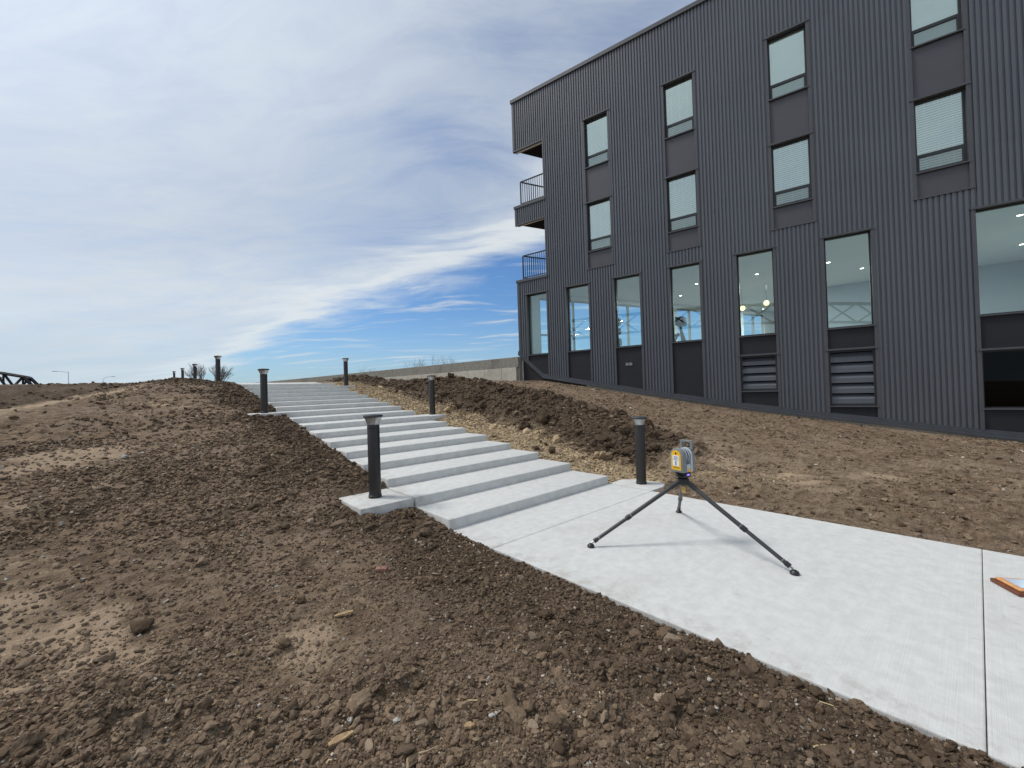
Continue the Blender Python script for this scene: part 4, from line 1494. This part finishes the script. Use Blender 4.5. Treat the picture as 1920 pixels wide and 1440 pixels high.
def chip(px_, py_, l, wd, ang, label, mt='wood', name='wood_chip', th=0.010):
    q = ground_at(px_, py_)
    n_ = 9
    r_ = random.Random(int(px_ * 7 + py_))
    up_, lo_ = [], []
    for i in range(n_):
        t_ = i / (n_ - 1)
        half = wd * 0.5 * (0.25 + math.sin(math.pi * (0.12 + 0.80 * t_)) * 0.75) * r_.uniform(0.8, 1.15)
        up_.append(((t_ - 0.5) * l, half, 0.006 * math.sin(3 * t_)))
        lo_.append(((t_ - 0.5) * l, -half * r_.uniform(0.7, 1.1), 0.004 * math.sin(2 * t_)))
    ring = lo_ + up_[::-1]
    m_ = len(ring)
    vs = ring + [(x, y, z + th) for x, y, z in ring]
    fs = [tuple(range(m_ - 1, -1, -1)), tuple(range(m_, 2 * m_))] + [(i, (i + 1) % m_, (i + 1) % m_ + m_, i + m_) for i in range(m_)]
    o_ = MB().add(vs, fs).build(name, mt)
    o_.location = (q.x, q.y, q.z + 0.012)
    o_.rotation_euler = (r_.uniform(-0.2, 0.2), r_.uniform(-0.15, 0.15), R(ang))
    tag(o_, label, 'wood chip')
    return o_


chip(645, 1157, 0.125, 0.045, 22, 'yellowish pointed wood chip lying on dark crumbs downhill of the brick piece')
chip(640, 1400, 0.11, 0.035, 38, 'reddish split wood chip lying near the bent stick')
chip(880, 1372, 0.05, 0.030, 10, 'small ochre chip below the pale straw')


def stick(pts, r0, label, name='twig', mt='twig', cat='twig', fork=None):
    P = [ground_at(a, b) + Vector((0, 0, r0 * 1.1)) for a, b in pts]
    c = P[0].copy()
    f = MB()
    for i in range(len(P) - 1):
        f.tube(P[i] - c, P[i + 1] - c, r0 * (1 - 0.12 * i), r0 * (1 - 0.12 * (i + 1)), 8)
    if fork:
        a, b = fork
        q = ground_at(*b) + Vector((0, 0, r0))
        f.tube(P[a] - c, q - c, r0 * 0.6, r0 * 0.3, 6)
    o_ = f.build(name, mt, None, smooth=True)
    o_.location = c
    return tag(o_, label, cat)


stick([(764, 1452), (765, 1427), (782, 1419), (803, 1413), (820, 1405)], 0.0075, 'bent bare stick with a side shoot lying in loose crumbs', fork=(2, (798, 1440)))
STRAW = [((859, 1317), (895, 1316), 0.0045, 'short thick pale straw lying flat among dark crumbs'),
         ((470, 1355), (502, 1353), 0.004, 'flat pale splinter on loose crumbs below the cracked dry patch'),
         ((820, 1098), (832, 1090), 0.003, 'thin pale straw on bare soil right of the brick piece'),
         ((1237, 1318), (1252, 1297), 0.003, 'upright slanting straw near the walkway edge'),
         ((1536, 1320), (1586, 1338), 0.003, 'long reddish stem lying against the walkway edge'),
         ((1526, 1404), (1552, 1400), 0.0045, 'pale curled wood shaving near the lower walkway edge'),
         ((1312, 1370), (1322, 1386), 0.003, 'thin curved stalk in fine crumbs'),
         ((1124, 1300), (1126, 1320), 0.003, 'short pale stalk in fine crumbs left of the walkway'),
         ((155, 1243), (176, 1249), 0.004, 'curved bleached stalk on the left slope'),
         ((92, 1345), (112, 1328), 0.003, 'fine dry stem at the foot of the left slope'),
         ((612, 1440), (622, 1428), 0.004, 'pale stalk beside the reddish wood chip'),
         ((880, 1018), (893, 1032), 0.003, 'thin straw leaning on a stone by the first slab joint'),
         ((1073, 792), (1086, 786), 0.006, 'pale straw lying on the soil heap face'),
         ((1086, 786), (1094, 799), 0.005, 'second pale straw crossing the first on the heap face'),
         ((295, 1068), (304, 1068), 0.006, 'yellow leaf scrap on dark soil'),
         ((560, 910), (600, 912), 0.003, 'long faint straw lying on the rippled slope')]
for a, b, r_, lab in STRAW:
    m_ = ((a[0] + b[0]) / 2, (a[1] + b[1]) / 2 - 1.5)
    stick([a, m_, b], r_, lab, 'straw', 'straw', 'straw')
for i, (a, b, s_, lab) in enumerate([
        (658, 1361, 0.015, 'white angular pebble downhill of the wood chip'), (744, 1359, 0.016, 'white oblong pebble right of another white pebble'),
        (718, 1257, 0.012, 'flat white flake on dark crumbs'), (1343, 1335, 0.012, 'white pebble beside the slanting straw near the walkway'),
        (135, 1330, 0.014, 'white pebble on the lower left slope'), (922, 1346, 0.017, 'pale pink pebble below the thick straw'),
        (1330, 1283, 0.014, 'pale flake close to the walkway edge'), (770, 1325, 0.012, 'small white stone among loose crumbs'),
        (235, 860, 0.034, 'pale flat fragment on the upper left slope'), (267, 852, 0.034, 'white flat fragment uphill of a pale one'),
        (1022, 856, 0.02, 'white pebble on the gravel strip')]):
    o_ = big_clod(a, b, s_, lab, i + 3, 0.6, 'clod', np.array([0.56, 0.53, 0.47]), 'pebble')
    o_['category'] = 'pebble'

# ------------------------------------------------------------------ background
def bare_tree(name, label, loc, h, spread, depth, seed, cat='tree', r0=None, stems=1):
    r_ = random.Random(seed)
    root = thing(name, label, cat, loc)
    tk, br = MB(), MB()

    def grow(p, d, l, rad, lev):
        if lev == 0:
            return
        q = p
        k = 3
        for i in range(k):
            d2 = (d + Vector((r_.uniform(-.18, .18), r_.uniform(-.18, .18), r_.uniform(-0.02, .12)))).normalized()
            q2 = q + d2 * l / k
            (tk if lev >= depth else br).tube(q, q2, rad * (1 - 0.28 * i / k), rad * (1 - 0.28 * (i + 1) / k), 5 if lev < depth - 1 else 7, cap=False)
            q, d = q2, d2
            if lev < depth and i > 0 and r_.random() < 0.7:
                side = (d + Vector((r_.uniform(-1, 1), r_.uniform(-1, 1), r_.uniform(0.0, .5))) * spread).normalized()
                grow(q, side, l * r_.uniform(0.5, 0.7), rad * 0.5, lev - 1)
        n_ = r_.choice((2, 3, 3))
        for i in range(n_):
            side = (d + Vector((r_.uniform(-1, 1), r_.uniform(-1, 1), r_.uniform(-0.1, .5))) * spread).normalized()
            grow(q, side, l * r_.uniform(0.62, 0.85), rad * 0.62, lev - 1)

    for i in range(stems):
        d = Vector((r_.uniform(-.65, .65), r_.uniform(-.65, .65), 1)).normalized() if stems > 1 else Vector((0.03, 0.02, 1))
        grow(Vector((r_.uniform(-.1, .1) * (stems > 1), 0, 0)), d, h * 0.30, r0 or h * 0.022, depth)
    tk.build('trunk', 'bark', root, smooth=True)
    br.build('branches', 'bark', root, smooth=True)
    return root


def far_pos(px_, dist):
    d = pix_ray(px_, 740)
    d = d / math.hypot(d[0], d[1])
    return d[0] * dist, d[1] * dist


x, y = far_pos(392, 92)
bare_tree('bare_tree', 'leafless tree rising behind the soil bank and the upper bollards', (x, y, 1.2), 7.4, 0.55, 5, 4, 'tree', 0.075, 7)
for px_, dist, h, sd_ in ((826, 40, 3.7, 5), (783, 44, 3.5, 9), (690, 55, 3.4, 12)):
    x, y = far_pos(px_, dist)
    lab = {826: 'larger leafless shrub topping the retaining wall', 783: 'smaller leafless shrub above the retaining wall', 690: 'sparse dry twigs above the far low end of the retaining wall'}[px_]
    bare_tree('bare_shrub', lab, (x, y, 2.2), h, 0.8, 4, sd_, 'shrub', 0.014, 4)

# steel truss bridge
bx, by = far_pos(75, 250)
vx = np.array([by, -bx])
vx = vx / np.linalg.norm(vx)                         # to the right as seen
bang2 = math.atan2(-vx[1], -vx[0]) - R(14)
bg_ = thing('truss_bridge', 'dark steel truss bridge beyond the crest of the slope', 'bridge', (bx, by, 0), bang2)
zl, zr2 = EYE + 3.0, EYE + 10.4
tops = [(2.6, zr2), (9.5, EYE + 12.2), (17, EYE + 13.4), (25, EYE + 13.9), (33, EYE + 13.9), (41, EYE + 13.4)]
for side, yo in enumerate((0.0, 7.0)):
    f = MB()

    def bar(a, b, t_):
        f.tube((a[0], yo, a[1]), (b[0], yo, b[1]), t_, n_=4)
    bar((0 - 1.2, zl + 2), tops[0], 0.55)
    for a, b in zip(tops[:-1], tops[1:]):
        bar(a, b, 0.50)
    for i, (x_, z_) in enumerate(tops):
        bar((x_, zl), (x_, z_), 0.32)
        if i < len(tops) - 1:
            nx_, nz_ = tops[i + 1]
            if i % 2 == 0:
                bar((x_, z_), ((x_ + nx_) / 2, zl + 2.2), 0.42)
                bar(((x_ + nx_) / 2, zl + 2.2), (nx_, nz_), 0.42)
            else:
                bar((x_, zl + 1.5), (nx_, nz_), 0.36)
    f.box(-2, 42, yo - 0.4, yo + 0.4, zl - 0.6, zl + 1.2)
    f.build('truss', 'bridge_steel', bg_)
f = MB()
for x_, z_ in tops:
    f.tube((x_, 0, z_ - 0.3), (x_, 7, z_ - 0.3), 0.30, n_=4)
    f.tube((x_, 0, z_ - 1.8), (x_, 7, z_ - 1.8), 0.16, n_=4)
f.build('portal_bracing', 'bridge_steel', bg_)
MB().box(-2, 42, 0.4, 6.6, zl - 0.9, zl - 0.2).build('deck', 'bridge_steel', bg_)
for x_ in (0, 20, 41):
    MB().box(x_ - 0.8, x_ + 0.8, 1, 6, -6, zl - 0.9).build('pier', 'old_concrete', bg_)

# street lamps on the crest
for px_, ptop, dist, arm, lab in ((129, 697, 190, -1, 'tall grey street lamp with a straight arm beyond the crest'), (194, 707, 215, 1, 'grey street lamp with a curved arm beyond the crest')):
    x, y = far_pos(px_, dist)
    lp = thing('street_lamp', lab, 'street lamp', (x, y, 0.0), math.atan2(y, x) - math.pi / 2, group='street lamps beyond the crest')
    dep = y
    hor = 728.87 - (px_ - 960) * 0.03185
    topz = EYE + (hor - ptop) / F_PX * dep
    MB().tube((0, 0, 0), (0, 0, topz - (0 if arm < 0 else 1.0)), 0.10, 0.07, 8).build('post', 'lamp_grey', lp, smooth=True)
    f = MB()
    if arm < 0:
        f.tube((0, 0, topz - 0.2), (-2.4, 0, topz + 0.15), 0.06, n_=6)
    else:
        pr = (0, 0, topz - 1.0)
        for t_ in (0.3, 0.6, 0.9, 1.2, 1.5):
            q = (2.4 * (1 - math.cos(t_)), 0, topz - 1.0 + 1.2 * math.sin(t_))
            f.tube(pr, q, 0.06, n_=6)
            pr = q
    f.build('arm', 'lamp_grey', lp, smooth=True)
    xe, ze = (-2.4, topz + 0.15) if arm < 0 else (2.4 * (1 - math.cos(1.5)), topz - 1.0 + 1.2 * math.sin(1.5))
    MB().box(min(xe, xe + arm * 1.0), max(xe, xe + arm * 1.0), -0.15, 0.15, ze - 0.12, ze + 0.06).build('lamp_head', 'lamp_grey', lp)

# tubular footbridge behind the viewpoint, seen only as a reflection in the tall windows
fb = thing('tubular_truss', 'tubular steel truss reflected in the tall ground floor windows', 'truss', (-36, -34, 0), R(-67.5))
f = MB()
N = 14
pts_t, pts_b = [], []
for i in range(N + 1):
    t_ = i / N
    x_ = -30 + 60 * t_
    pts_t.append((x_, 0, 12.6 + 1.4 * math.sin(math.pi * t_)))
    pts_b.append((x_, 0, 9.6 + 1.4 * math.sin(math.pi * t_)))
for i in range(N):
    f.tube(pts_t[i], pts_t[i + 1], 0.28, n_=10)
    f.tube(pts_b[i], pts_b[i + 1], 0.22, n_=10)
    f.tube(pts_t[i], pts_b[i + 1], 0.13, n_=8)
    f.tube(pts_b[i], pts_t[i + 1], 0.13, n_=8)
f.build('truss_tubes', 'truss_grey', fb, smooth=True)
for x_ in (-30, 30):
    MB().tube((x_, 0, -4), (x_, 0, 12.6), 0.35, n_=12).build('support', 'truss_grey', fb, smooth=True)
